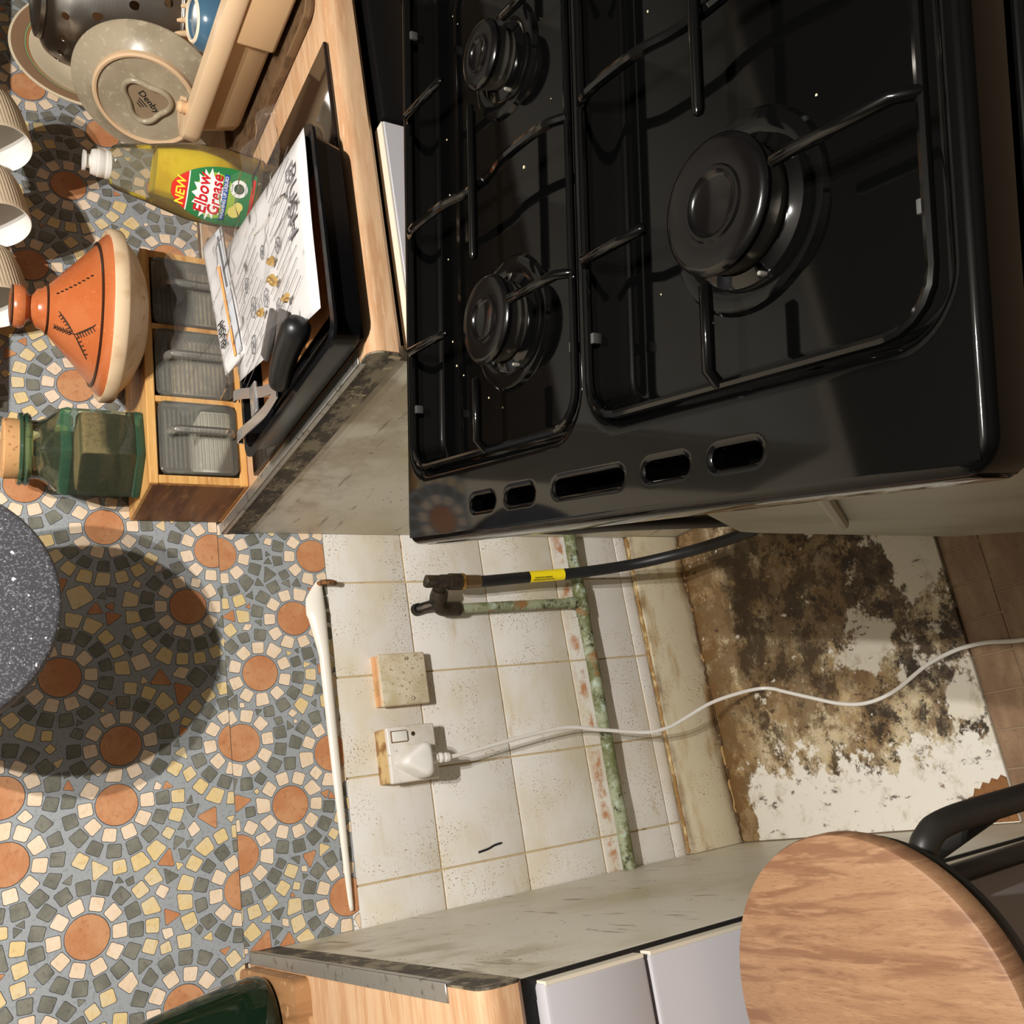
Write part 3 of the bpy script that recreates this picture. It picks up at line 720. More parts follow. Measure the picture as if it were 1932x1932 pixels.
obj('inlet_collar', tube(new_bm(), [(.348, -.595, .755), (.3485, -.604, .775)], .0125, 14), M_BRASSD, gh)

# ------------------------------------------------------------------ blank plate, socket, plug and flex
M_PLATE = mat('speckled_cream_plate', (214, 202, 178), 0.5, layers=[dict(scale=190, col=(150, 116, 72), lo=.56, hi=.68, detail=3), dict(scale=20, col=(190, 174, 140), lo=.45, hi=.7), dict(scale=50, col=(222, 168, 118), lo=.3, hi=.6, ramps=[('z', .677, .6815)])])
jb = thing('blank_plate', 'square cream blanking plate speckled with grease, beside the socket', 'outlet cover', (.288, 0, .64))
obj('cover', box(.2472, .3288, -.0205, -.010, .5985, .680, bev=.003, seg=3), M_PLATE, jb)
obj('back_box', box(.2490, .3270, -.0105, .0005, .6005, .6825), mat('peach_box_edge', (224, 172, 124), .6, layers=[dict(scale=40, col=(196, 150, 100), lo=.4, hi=.7)]), jb, None)
for (x, z) in ((.3195, .631), (.2565, .628)):
    s = obj('screw_hole', lathe(new_bm(), [(0, 0), (.0026, 0), (.0030, .0008), (.0030, .001)], 14, Matrix.Translation((x, -.0203, z)) @ Matrix.Rotation(R(90), 4, 'X')), mat('dark_screw', (70, 58, 44), .5, metal=.4), jb)
sk2 = thing('wall_socket', 'single switched wall socket with the white plug in it', 'socket', (.173, 0, .645))
M_SOCK = mat('white_socket_plate', (222, 216, 208), 0.35, layers=[dict(scale=120, col=(150, 120, 84), lo=.62, hi=.72, detail=3), dict(scale=16, col=(204, 194, 176), lo=.5, hi=.7)])
obj('face_plate', box(.1318, .2148, -.0325, -.022, .604, .684, bev=.003, seg=3), M_SOCK, sk2)
obj('back_box', box(.1335, .2135, -.0225, .0005, .606, .6905, bev=.002), mat('stained_box_edge', (206, 176, 124), .6, layers=[dict(scale=50, col=(146, 104, 58), lo=.45, hi=.65, detail=5)]), sk2)
sw = obj('switch_surround', box(.1905, .2085, -.0333, -.031, .6505, .6785, bev=.0006, seg=1), mat('switch_gap', (120, 92, 66), .6), sk2)
bm = box(.1920, .2070, -.0365, -.031, .6525, .6765, bev=.001); obj('rocker', bm, mat('white_switch', (226, 222, 214), .3), sw)
for (x, z) in ((.2015, .641), (.1415, .6425)):
    obj('screw', lathe(new_bm(), [(0, .0002), (.0030, .0002), (.0034, 0)], 14, Matrix.Translation((x, -.0327, z)) @ Matrix.Rotation(R(90), 4, 'X')), MATS['dark_screw'], sk2)
pg = thing('mains_plug', 'white three-pin plug with a white flex running down to the floor', 'plug', (.160, -.05, .645))
def plug_ring(y, s, cut=0):
    pts = [(0, .031), (.006, .027), (.0125, .016), (.0215, .002), (.0255, -.006), (.0258, -.014), (.022, -.0185), (.012, -.0200), (0, -.0202)]
    pts = pts + [(-x, z) for x, z in pts[-2:0:-1]]
    return [(.160 + x * s, y, .648 + z * s) for x, z in pts]
M_PLUG = mat('white_plug_plastic', (236, 232, 226), 0.3)
obj('plug_body', loft(new_bm(), [plug_ring(-.0328, .98), plug_ring(-.040, 1.0), plug_ring(-.058, .98), plug_ring(-.066, .93), plug_ring(-.0705, .84), plug_ring(-.072, .6)]), M_PLUG, pg, 60)
bm = new_bm()
tube(bm, [(.160, -.054, .632), (.160, -.054, .618), (.1598, -.054, .6175), (.1598, -.054, .6135), (.1596, -.054, .613), (.1596, -.054, .609), (.1594, -.054, .6085), (.1594, -.054, .604), (.1592, -.054, .6035), (.159, -.054, .597)], [.0085, .0078, .0064, .0064, .0076, .0076, .0062, .0062, .0072, .0066], 14)
obj('strain_relief', bm, M_PLUG, pg, 30)
cp_ = [(.159, -.054, .602), (.1595, -.0535, .585), (.163, -.052, .555), (.171, -.050, .495), (.179, -.049, .425), (.182, -.050, .365), (.172, -.055, .310), (.160, -.066, .245), (.156, -.075, .215), (.160, -.084, .180), (.171, -.092, .148), (.190, -.110, .098), (.199, -.135, .052), (.201, -.155, .020), (.196, -.176, .0092), (.188, -.197, .0092), (.168, -.251, .0092), (.147, -.312, .0092), (.140, -.363, .0092), (.149, -.417, .0092), (.175, -.482, .0092), (.186, -.531, .0092), (.188, -.560, .008), (.187, -.585, .0034), (.179, -.636, .0034), (.172, -.75, .0034), (.20, -.90, .0034)]
obj('flex', tube(new_bm(), smooth_path(cp_, 6), .0032, 10), mat('white_flex', (234, 230, 224), .35), pg)

# ------------------------------------------------------------------ bar stool
SX, SY, SZ, SR = -.114, -.807, .670, .131
M_STW = mat('oak_stool_seat', (158, 120, 88), 0.5, layers=[
    dict(scale=5, col=(132, 94, 68), lo=.44, hi=.60, detail=8, stretch=(9, 1.2, 1), rot=(0, 0, .35), dist=1.4),
    dict(scale=26, col=(172, 134, 100), lo=.5, hi=.68, detail=8, stretch=(8, 1, 1), rot=(0, 0, .35), dist=.5, fac=.7),
    dict(scale=150, col=(120, 84, 60), lo=.52, hi=.72, detail=3, stretch=(9, .9, 1), rot=(0, 0, .35), fac=.6)], bump=(120, .15, (9, 1, 1)))
M_BLKT = mat('matt_black_tube', (38, 36, 34), 0.45)
st = thing('bar_stool', 'round wooden-topped stool with bent black tube legs in the foreground', 'stool', (SX, SY, 0))
obj('seat', lathe(new_bm(), [(0, SZ - .024), (SR - .006, SZ - .024), (SR - .001, SZ - .022), (SR, SZ - .018), (SR, SZ - .004), (SR - .0012, SZ - .0012), (SR - .004, SZ), (SR * .6, SZ), (0, SZ)], 96, Matrix.Translation((SX, SY, 0))), M_STW, st, 40)
obj('seat_base', lathe(new_bm(), [(0, SZ - .046), (SR - .012, SZ - .046), (SR - .006, SZ - .040), (SR - .005, SZ - .0245), (0, SZ - .0245)], 64, Matrix.Translation((SX, SY, 0))), M_BLKT, st, 40)
feet = []
for k_ in range(4):
    a = R(-20 + 90 * k_); ca, sa = math.cos(a), math.sin(a)
    P_ = lambda r, z: (SX + r * ca, SY + r * sa, z)
    obj('leg', tube(new_bm(), smooth_path([P_(.05, SZ - .060), P_(.108, SZ - .062), P_(.124, SZ - .070), P_(.132, SZ - .092), P_(.136, SZ - .17), P_(.143, .25), P_(.148, .0)], 6), .0108, 14), M_BLKT, st, 60)
ring = [(SX + .137 * math.cos(R(a)), SY + .137 * math.sin(R(a)), .50) for a in range(-20, 340, 90)]
for k_ in range(4):
    a = Vector(ring[k_]); b = Vector(ring[(k_ + 1) % 4])
    if k_ == 3: a.z -= .2; b.z -= .2
    obj('foot_rail', tube(new_bm(), smooth_path([a, a.lerp(b, .5), b], 4), .009, 10), M_BLKT, st, 60)

# ------------------------------------------------------------------ glass board, grill pan and what lies in it
bd = obj('glass_worktop_saver', box(.5465, .930, -.578, -.195, WT, WT + .006, bev=.0025, seg=3), mat('dark_smoked_glass', (36, 27, 22), .06, spec=.6))
tag(bd, 'dark smoked glass board lying under the black grill pan', 'chopping board')
TX0, TX1, TY0, TY1, TZ = .527, .792, -.606, -.288, .943
gpn = thing('grill_pan', 'black enamel grill pan full of cooker papers on the glass board', 'pan', ((TX0 + TX1) / 2, (TY0 + TY1) / 2, WT + .006))
M_PAN = mat('black_pan_enamel', (14, 14, 16), 0.22, spec=.5)
def tr(ins, z, r=.022): return rrect(TX0 + ins, TX1 - ins, TY0 + ins, TY1 - ins, r, z, 5)
obj('pan_body', loft(new_bm(), [tr(.018, WT + .0065), tr(.012, WT + .009), tr(.006, TZ - .004), tr(.0, TZ - .003), tr(.0, TZ), tr(.009, TZ), tr(.0095, TZ - .004), tr(.016, WT + .013), tr(.022, WT + .0115)]), M_PAN, gpn, 40)
for i in range(9):
    rod_ = new_bm(); x = TX0 + .03 + i * .0255; tube(rod_, [(x, TY0 + .022, WT + .0145), (x, TY1 - .022, WT + .0145)], .0024, 8); obj('rib', rod_, M_PAN, gpn)
card = obj('cardboard_sheet', box(.595, .775, -.575, -.305, WT + .0175, WT + .019), mat('orange_cardboard', (206, 146, 92), .8, layers=[dict(scale=30, col=(184, 120, 70), lo=.45, hi=.7)])); tag(card, 'orange-brown cardboard sheet lying in the grill pan', 'cardboard')
M_PAPER = mat('white_paper', (206, 203, 202), .7, layers=[dict(scale=8, col=(196, 192, 190), lo=.4, hi=.7)])
def sheet(name, P, h, m, amp=.002, nu=14, nv=10, seed=0, parent=None):
    A, B, C_, D = [Vector(p) for p in P]
    def fn(u, v):
        p = A.lerp(B, u).lerp(D.lerp(C_, u), v); p.z += amp * (math.sin(u * 7 + seed) * math.cos(v * 5 + seed * 2)); return p
    bm = new_bm(); grid(bm, nu, nv, fn)
    o = obj(name, bm, m, parent, 60); md = o.modifiers.new('solid', 'SOLIDIFY'); md.thickness = h; md.offset = 1; return o
# instruction sheet with line drawings
ins = thing('instruction_sheet', 'white instruction sheet with small line drawings on the grill pan', 'paper', (.70, -.44, TZ))
sheet('page', [(.785, -.592, TZ + .004), (.572, -.585, TZ + .004), (.628, -.306, TZ + .004), (.828, -.285, TZ + .006)], .0006, M_PAPER, .0012, seed=1, parent=ins)
M_GINK = mat('grey_print', (96, 94, 96), .6)
M_GINK2 = mat('pale_grey_print', (120, 118, 120), .6)
zt = TZ + .0075
ux = Vector((-.213, .007, 0)).normalized(); uy = Vector((.056, -.28, 0)).normalized()
def pl(u, v, z=zt): return (.800 - .190 * u - .012 - .0 + .02 * (v - .5) * -1, -.305 - .265 * (1 - v) * 1.0 + .0 * u, z)
rnd = random.Random(3)
for i in range(26):
    u = .03 + .92 * (i % 13) / 13; row = i // 13
    v0 = rnd.uniform(.05, .12) + row * .48; v1 = v0 + rnd.uniform(.22, .36)
    bm = new_bm(); tube(bm, [pl(u, v0), pl(u + .06, v1)], .00032, 4); obj('print_line', bm, M_GINK, ins, None)
for (u, v, s) in ((.3, .75, .010), (.52, .68, .014), (.62, .5, .012), (.75, .72, .013), (.45, .3, .010), (.3, .5, .009), (.82, .35, .011)):
    c = Vector(pl(u, v)); bm = new_bm()
    tube(bm, [c + Vector((s * math.cos(a * .393) * rnd.uniform(.8, 1.1), s * .7 * math.sin(a * .393) * rnd.uniform(.8, 1.1), 0)) for a in range(16)], .00055, 4, closed=True)
    tube(bm, [c + Vector((-s * .5, -s * .3, 0)), c + Vector((s * .4, s * .3, 0))], .0006, 4); tube(bm, [c + Vector((-s * .3, s * .3, 0)), c + Vector((s * .3, -s * .2, 0))], .0006, 4)
    obj('drawing', bm, M_GINK, ins, None)
text('title_print', 'BUSH', .036, M_GINK2, ins, frame((.725, -.545, zt + .001), (-1, .10, 0), (-.1, -1, 0)), bold=.0002)
# booklet with an orange stripe
bk = thing('booklet', 'white booklet with an orange stripe propped along the back of the grill pan', 'booklet', (.75, -.28, TZ))
q = [(.652, -.338, TZ + .004), (.866, -.290, TZ + .008), (.856, -.248, TZ + .022), (.640, -.296, TZ + .017)]
sheet('cover', q, .003, M_PAPER, .0015, seed=3, parent=bk)
A, B, C_, D = [Vector(p) for p in q]
nrm = (B - A).cross(D - A).normalized(); nrm = nrm if nrm.z > 0 else -nrm
def bq(u, v, up=.0052): return A.lerp(B, u).lerp(D.lerp(C_, u), v) + nrm * up
bm = new_bm(); bm.faces.new([bm.verts.new(bq(*p)) for p in ((.03, .30), (.72, .30), (.72, .40), (.03, .40))]); obj('orange_stripe', bm, mat('orange_print', (240, 164, 84), .6), bk, None)
bm = new_bm(); bm.faces.new([bm.verts.new(bq(*p, .0050)) for p in ((.02, .02), (.98, .02), (.98, .24), (.02, .24))]); obj('grey_stripe', bm, mat('grey_blue_print', (190, 194, 200), .6), bk, None)
bm = new_bm(); bm.faces.new([bm.verts.new(bq(*p, .0054)) for p in ((.52, .10), (.93, .10), (.93, .19), (.52, .19))]); obj('dark_stripe', bm, M_GINK, bk, None)
text('title_print', 'BUSH', .017, M_INK, bk, frame(bq(.24, .66, .0078), (B - A), (D - A)), bold=.0003)
# loose brass jets and plastic clips in the bag
M_GOLD = mat('gold_brass', (226, 184, 96), .25, metal=.9)
for i, (x, y) in enumerate(((.672, -.470), (.6635, -.478), (.692, -.475), (.624, -.510), (.655, -.425))):
    bm = new_bm(); lathe(bm, [(0, 0), (.0045, 0), (.0045, .004), (.003, .005), (.003, .010), (0, .010)], 6, Matrix.Translation((x, y, TZ + .0125)) @ Matrix.Rotation(R(90), 4, 'X') @ Matrix.Rotation(i * .9, 4, 'Z'))
    o = obj('brass_jet', bm, M_GOLD, None, 40)
    tag(o, ('small gold brass gas jet of the touching pair, the one away from the pan handle', 'small gold brass gas jet of the touching pair, the one towards the pan handle', 'small gold brass gas jet in the bag, farthest from the pan handle', 'small gold brass gas jet in the bag, nearest the pan handle', 'small gold brass gas jet in the bag, nearest the booklet')[i], 'gas jet', 'brass gas jets in the bag')
M_DPL = mat('dark_grey_plastic', (74, 70, 68), .4)
for i, (a, b) in enumerate((((.634, -.47), (.598, -.425)), ((.618, -.50), (.585, -.475)))):
    A_ = Vector((*a, TZ + .011)); B_ = Vector((*b, TZ + .011)); d = (B_ - A_); L_ = d.length
    bm = box(-L_ / 2, L_ / 2, -.010, .010, -.003, .003, bev=.002); bmesh.ops.transform(bm, matrix=frame((A_ + B_) / 2, d, (-d.y, d.x, 0)), verts=bm.verts)
    o = obj('plastic_clip', bm, M_DPL, None, 40)
    tag(o, ('dark grey plastic clip in the bag, nearer the drawer box', 'dark grey plastic clip in the bag, beside the black pan handle')[i], 'clip')
# clear accessory bag
def film(u, v):
    x = .600 + .262 * u; y = -.575 + .365 * v
    z = TZ + .026 + .005 * math.sin(u * 17 + v * 9) * math.cos(v * 21 - u * 6) + .003 * math.sin(u * 41 + 1.3) * math.sin(v * 37)
    if v > .74: z += (v - .74) * .13 + .005 * math.sin(u * 19 + v * 12)
    if u > .80 and v > .6: z += .0
    return (x + .006 * math.sin(v * 13) + .06 * (v - .5) * (1 if u > .5 else .6), y, z)
bm = new_bm(); grid(bm, 60, 60, film)
o = obj('plastic_bag', bm, thin_glass('clear_film', (254, 254, 254), .06, .03, (240, 240, 240), 1.13, bump=(120, .2)), None, 180)
tag(o, 'crumpled clear plastic bag covering the papers on the grill pan', 'plastic bag')
# detachable handle of the grill pan
hd = thing('pan_handle', 'black grill pan handle with a chrome bracket resting in the pan', 'handle', (.555, -.48, TZ))
ha = Vector((.545, -.462, TZ + .010)); hb = Vector((.570, -.560, TZ + .016))
hp2 = [ha.lerp(hb, t) + Vector((0, 0, .004 * math.sin(t * 3.1))) for t in (0, .03, .1, .3, .5, .7, .85, .95, 1.0)]
obj('grip', tube(new_bm(), hp2, [.007, .011, .0125, .013, .0135, .0145, .0155, .013, .006], 20), mat('black_handle_plastic', (22, 22, 23), .38), hd, 60)
M_CHROME = mat('chrome', (232, 234, 238), .22, metal=.85)
def strap_(pts, w, t=.0016):
    bm = new_bm(); P = smooth_path(pts, 6); prev = None
    for i, p in enumerate(P):
        T = (P[min(i + 1, len(P) - 1)] - P[max(i - 1, 0)]).normalized(); s = T.cross(Vector((0, 0, 1)));
        s = s.normalized() if s.length > 1e-4 else Vector((1, 0, 0)); n = s.cross(T).normalized()
        q_ = [bm.verts.new(p + s * (a * w / 2) + n * (b * t / 2)) for a, b in ((-1, -1), (1, -1), (1, 1), (-1, 1))]
        if prev:
            for k_ in range(4): bm.faces.new((prev[k_], prev[(k_ + 1) % 4], q_[(k_ + 1) % 4], q_[k_]))
        prev = q_
    return bm
obj('bracket', strap_([(.613, -.288, TZ + .002), (.613, -.292, TZ + .010), (.604, -.318, TZ + .012), (.585, -.362, TZ + .011), (.566, -.405, TZ + .010), (.552, -.445, TZ + .010)], .013), M_CHROME, hd, 40)
obj('bracket', strap_([(.556, -.290, TZ + .002), (.556, -.296, TZ + .010), (.551, -.325, TZ + .012), (.545, -.365, TZ + .011), (.541, -.410, TZ + .010), (.543, -.452, TZ + .010)], .013), M_CHROME, hd, 40)
obj('cross_plate', box(.552, .590, -.385, -.363, TZ + .009, TZ + .0125, bev=.001), M_CHROME, hd)

# ------------------------------------------------------------------ wooden box with three glass drawers
BX0, BX1, BY, BZ1 = .547, .905, -.156, 1.031
M_PINE = mat('golden_pine', (216, 166, 98), .5, layers=[dict(scale=6, col=(190, 134, 72), lo=.42, hi=.66, stretch=(1.2, 12, 12), detail=5), dict(scale=40, col=(230, 186, 122), lo=.5, hi=.75, stretch=(.6, 4, 5), fac=.6)])
M_PINED = mat('dark_pine', (136, 88, 48), .55, layers=[dict(scale=5, col=(104, 62, 32), lo=.42, hi=.62, stretch=(8, 1, 8), detail=5), dict(scale=36, col=(164, 112, 66), lo=.52, hi=.72, stretch=(3, .6, 4))])  # darker brown pine for the end panel and back board
wb = thing('drawer_box', 'small pine box with three clear glass drawers against the mosaic wall', 'spice drawers', ((BX0 + BX1) / 2, BY / 2, WT))
t_ = .012
obj('top_board', box(BX0, BX1, BY, -.003, BZ1 - t_, BZ1, bev=.0012, seg=1), M_PINE, wb, None)
obj('bottom_board', box(BX0, BX1, BY, -.003, WT + .0005, WT + t_, bev=.0012, seg=1), M_PINE, wb, None)
obj('end_board', box(BX0 + .0008, BX0 + t_, BY + .001, -.003, WT + t_, BZ1 - t_), M_PINE, wb, None)
obj('end_panel', box(BX0 - .0006, BX0 + .001, BY + .006, -.008, WT + .006, BZ1 - .005), M_PINED, wb, None, label='darker brown end of the pine box')
obj('end_board', box(BX1 - t_, BX1 - .0008, BY + .001, -.003, WT + t_, BZ1 - t_), M_PINE, wb, None)
obj('back_board', box(BX0 + t_, BX1 - t_, -.008, -.003, WT + t_, BZ1 - t_), M_PINED, wb, None)
M_GL = thin_glass('clear_pressed_glass', (250, 250, 247), .04, .10, (214, 210, 198), 1.45)
M_GLE = thin_glass('green_glass_edge', (222, 228, 218), .05, .15, (150, 160, 144), 1.5)
dx = (BX1 - BX0 - 2 * t_) / 3
for i in range(3):
    a = BX0 + t_ + i * dx + (.0045 if i else .0015); b = BX0 + t_ + (i + 1) * dx - (.0045 if i < 2 else .0015)
    if i: obj('divider', box(BX0 + t_ + i * dx - .0042, BX0 + t_ + i * dx + .0042, BY + .0005, -.008, WT + t_, BZ1 - t_), M_PINE, wb, None)
    z0, z1 = WT + t_ + .0015, BZ1 - t_ - .002
    dr = obj('glass_drawer', loft(new_bm(), [[(x, y_, z) for x, z, _ in rrect(a + i_, b - i_, z0 + i_, z1 - i_, .010, 0, 4)] for y_, i_ in ((BY + .0015, 0), (BY - .0035, .0), (BY - .005, .0015))]), M_GL, wb, 40)
    for kk in range(15):
        z = z0 + .010 + kk * (z1 - z0 - .020) / 14
        obj('rib', tube(new_bm(), [(a + .010, BY + .0035, z), (b - .010, BY + .0035, z)], .0013, 5), M_GL, dr)
    obj('drawer_side', box(a + .001, a + .0055, BY + .002, -.02, z0, z1 - .006), M_GLE, dr, None)
    obj('drawer_side', box(b - .0055, b - .001, BY + .002, -.02, z0, z1 - .006), M_GLE, dr, None)
    obj('drawer_base', box(a + .006, b - .006, BY + .002, -.02, z0, z0 + .003), M_GLE, dr, None)
    xm = (a + b) / 2 + .004
    obj('drawer_handle', tube(new_bm(), smooth_path([(xm, BY - .004, z1 - .014), (xm, BY - .013, z1 - .014), (xm, BY - .020, z1 - .020), (xm, BY - .021, z1 - .032), (xm, BY - .021, z0 + .026), (xm, BY - .019, z0 + .014), (xm, BY - .012, z0 + .010), (xm, BY - .004, z0 + .010)], 5), .0056, 12), thin_glass('clear_glass_bar', (250, 250, 246), .05, .14, (240, 236, 226), 1.9), dr, 60)
    if i == 0:
        obj('contents', box(a + .0065, b - .0065, BY + .006, -.03, z0 + .004, z0 + .046, bev=.003), mat('white_contents', (232, 228, 220), .7), dr)
    else:
        obj('contents', box(a + .0065, b - .0065, BY + .012, -.03, z0 + .004, z0 + (.070 if i == 2 else .078), bev=.003), mat('dark_grey_contents', (170, 152, 126) , .8, layers=[dict(scale=60, col=(136, 120, 98), lo=.4, hi=.6)]), dr)

# ------------------------------------------------------------------ green glass jar with a cork
JX, JY = .6165, -.081
jr = thing('glass_jar', 'square green glass storage jar with a cork lid on the drawer box', 'jar', (JX, JY, BZ1))
M_JAR = thin_glass('green_jar_glass', (230, 240, 228), .03, .06, (160, 186, 154), 1.5)
M_JARE = thin_glass('deep_green_glass', (190, 218, 198), .03, .20, (96, 150, 120), 1.5)
def hexr(r, z, rot=8, n=6): return [(JX + r * math.cos(R(rot + 360 * k_ / n)), JY + r * math.sin(R(rot + 360 * k_ / n)), z) for k_ in range(n)]
def mixr(r1, z, rr_): # towards a circle
    out = []
    for k_ in range(48):
        a = 2 * math.pi * k_ / 48; base = R(8); sec = math.pi / 3
        rh = r1 * math.cos(sec / 2) / math.cos(((a - base) % sec) - sec / 2); out.append((JX + (rh * (1 - rr_) + r1 * .93 * rr_) * math.cos(a), JY + (rh * (1 - rr_) + r1 * .93 * rr_) * math.sin(a), z))
    return out
JZ = BZ1
obj('body', loft(new_bm(), [mixr(.064, JZ + .001, .1), mixr(.0665, JZ + .006, 0), mixr(.0665, JZ + .092, 0), mixr(.062, JZ + .102, .15), mixr(.047, JZ + .116, .7), mixr(.042, JZ + .124, 1), mixr(.042, JZ + .136, 1)], True, False), M_JAR, jr, 30)
obj('base_edge', loft(new_bm(), [mixr(.0655, JZ + .0005, .1), mixr(.0675, JZ + .004, 0), mixr(.0675, JZ + .010, 0), mixr(.066, JZ + .012, 0)], True, False), M_JARE, jr, 30)
obj('shoulder_edge', loft(new_bm(), [mixr(.067, JZ + .090, 0), mixr(.0672, JZ + .094, 0), mixr(.0635, JZ + .1025, .12)], False, False), M_JARE, jr, 30)
obj('lip', lathe(new_bm(), [(.040, .134), (.046, .134), (.0485, .138), (.046, .1415), (.0485, .144), (.047, .148), (.040, .148)], 40, Matrix.Translation((JX, JY, JZ))), M_JARE, jr, 40)
obj('contents', loft(new_bm(), [mixr(.061, JZ + .010, 0), mixr(.062, JZ + .03, 0), mixr(.062, JZ + .073, 0), mixr(.058, JZ + .076, 0)]), mat('brown_ground_contents', (160, 126, 92), .85, layers=[dict(scale=220, col=(134, 104, 76), lo=.45, hi=.65)]), jr, 30)
obj('cork_lid', lathe(new_bm(), [(0, .132), (.036, .132), (.0395, .150), (.0400, .164), (.038, .166), (0, .166)], 36, Matrix.Translation((JX, JY, JZ))), mat('cork', (206, 156, 104), .85, layers=[dict(scale=150, col=(150, 100, 58), lo=.58, hi=.68)]), jr, 40)

# ------------------------------------------------------------------ tagine
GX, GY = .789, -.150
tg = thing('tagine', 'terracotta tagine with a painted conical lid on the drawer box', 'tagine', (GX, GY, BZ1))
TT = Matrix.Translation((GX, GY, BZ1)) @ Matrix.Diagonal((1, 1, .86, 1))
M_TERR = mat('glazed_terracotta', (188, 108, 64), .25, layers=[dict(scale=14, col=(182, 96, 50), lo=.42, hi=.68), dict(scale=220, col=(214, 138, 90), lo=.62, hi=.7, fac=.6)])
M_CLAY = mat('pale_raw_clay', (212, 186, 152), .75, layers=[dict(scale=18, col=(186, 152, 114), lo=.45, hi=.68, detail=5), dict(scale=60, col=(140, 106, 72), lo=.60, hi=.72, ramps=[('z', BZ1 + .04, BZ1)])])
M_BPAINT = mat('black_glaze_paint', (46, 30, 22), .35)
obj('base_dish', lathe(new_bm(), [(0, .001), (.056, .001), (.064, .004), (.088, .017), (.102, .031), (.107, .0375), (.1145, .039), (.1165, .042), (.1170, .057), (.115, .060), (.109, .058), (.105, .050), (0, .046)], 64, TT), M_CLAY, tg, 40)
cone = [(.108, .0595), (.104, .066), (.090, .076), (.028, .142)]
obj('lid', lathe(new_bm(), [(.110, .0555), (.108, .061), (.100, .069), (.092, .0745), (.062, .106), (.034, .136), (.027, .146), (.0255, .152), (.0185, .157), (.0165, .162), (.019, .166), (.026, .1685), (.0285, .174), (.028, .182), (.025, .187), (.015, .189), (0, .1885)], 64, TT), M_TERR, tg, 40)
def coneband(z0, z1, r0_, r1_):
    return lathe(new_bm(), [(r0_, z0), (r0_ + .0006, (z0 + z1) / 2), (r1_, z1)], 64, TT)
obj('painted_ring', coneband(.0715, .0745, .0968, .0925), M_BPAINT, tg, 60)
obj('painted_ring', coneband(.1375, .1405, .0335, .0308), M_BPAINT, tg, 60)
obj('painted_ring', coneband(.1845, .188, .0268, .021), M_BPAINT, tg, 60)
def on_cone(z, phi, out=.0005):
    r = .092 + (.034 - .092) * (z - .0745) / (.136 - .0745) + out
    return (GX + r * math.cos(phi), GY + r * math.sin(phi), BZ1 + z * .86)
bm = new_bm()
pc = R(214)
for (dz, dp, n_) in ((.026, -.10, 7), (-.024, .30, 8), (.020, .42, 7), (-.018, -.34, 6)):
    for k_ in range(1, n_):
        t = k_ / n_; z = .105 + dz * t; ph = pc + dp * t
        for sgn in (-1, 1):
            tube(bm, [on_cone(z, ph), on_cone(z + .0035 * (1 if dz > 0 else -1) , ph + sgn * .055 * (.105 / (.2 - z)))], .0008, 4)
    tube(bm, [on_cone(.105, pc), on_cone(.105 + dz, pc + dp)], .0006, 4)
obj('painted_sprig', bm, M_BPAINT, tg, None)
bm = new_bm()
for k_ in range(9):
    z = .084 + k_ * .0052; tube(bm, [on_cone(z, R(276) - k_ * .012), on_cone(z + .003, R(276) - k_ * .012 + .02)], .0010, 5)
obj('painted_dots', bm, M_BPAINT, tg, None)

# ------------------------------------------------------------------ washing-up liquid bottle
WX, WY = .918, -.303
wl = thing('liquid_bottle', 'clear plastic bottle of yellow washing-up liquid beside the dish drainer', 'bottle', (WX, WY, WT), R(-50))
PRF = [(0.0, .040, .022), (.003, .045, .026), (.010, .048, .028), (.035, .0505, .029), (.06, .0515, .0295), (.09, .0495, .0285), (.12, .043, .0255), (.145, .0365, .0225), (.170, .031, .020), (.183, .0285, .019), (.190, .024, .0175)]
def ab(z):
    for (z0, a0, b0), (z1, a1, b1) in zip(PRF, PRF[1:]):
        if z <= z1: t = max(0, (z - z0) / (z1 - z0)); return a0 + (a1 - a0) * t, b0 + (b1 - b0) * t
    return PRF[-1][1:]
def oval(a, b, z, n=48, e=2.4):
    out = []
    for k_ in range(n):
        t = 2 * math.pi * k_ / n; c, s_ = math.cos(t), math.sin(t)
        out.append((a * math.copysign(abs(c) ** (2 / e), c), b * math.copysign(abs(s_) ** (2 / e), s_), z))
    return out
def surf(s_, z, off):
    a, b = ab(z); u = min(abs(s_ / a), .995); return (s_, -b * (1 - u ** 2.4) ** (1 / 2.4) - off, z)
obj('bottle_wall', loft(new_bm(), [oval(a, b, z) for z, a, b in PRF] + [oval(.0165, .0165, .1925, e=2), oval(.0155, .0155, .194, e=2)], True, False), thin_glass('clear_bottle_plastic', (240, 238, 228), .05, .07, (215, 205, 180), 1.4), wl, 60, local=True)
def liq(f, z): a, b = ab(z); return oval(a - .0016, b - .0016, z)
M_LIQ = mat('yellow_liquid', (250, 224, 30), .12, trans=.30, ior=1.30, layers=[dict(scale=26, col=(226, 188, 14), lo=.42, hi=.66, detail=3)])
obj('liquid', loft(new_bm(), [liq(0, z) for z in (.0035, .010, .035, .06, .09, .12, .139)]), M_LIQ, wl, 60, local=True)
cpw = obj('cap', lathe(new_bm(), [(.0155, .191), (.0175, .191), (.0178, .196), (.0168, .1965), (.0168, .199), (.0172, .1995), (.0172, .206), (.0163, .2065), (.0163, .209), (.0150, .213), (.0085, .2145), (.0085, .219), (.0120, .2195), (.0125, .2225), (0, .2228)], 36), mat('translucent_white_cap', (232, 226, 218), .3, trans=.25), wl, 40, local=True)
def patch(name, zlo, zhi, wfun, off, m, parent=wl, nz=18, ns=14, c=0.0):
    bm = new_bm()
    grid(bm, ns, nz, lambda u, v: surf(c + (2 * u - 1) * wfun(zlo + (zhi - zlo) * v), zlo + (zhi - zlo) * v, off))
    return obj(name, bm, m, parent, 60, local=True)
LC = -.006
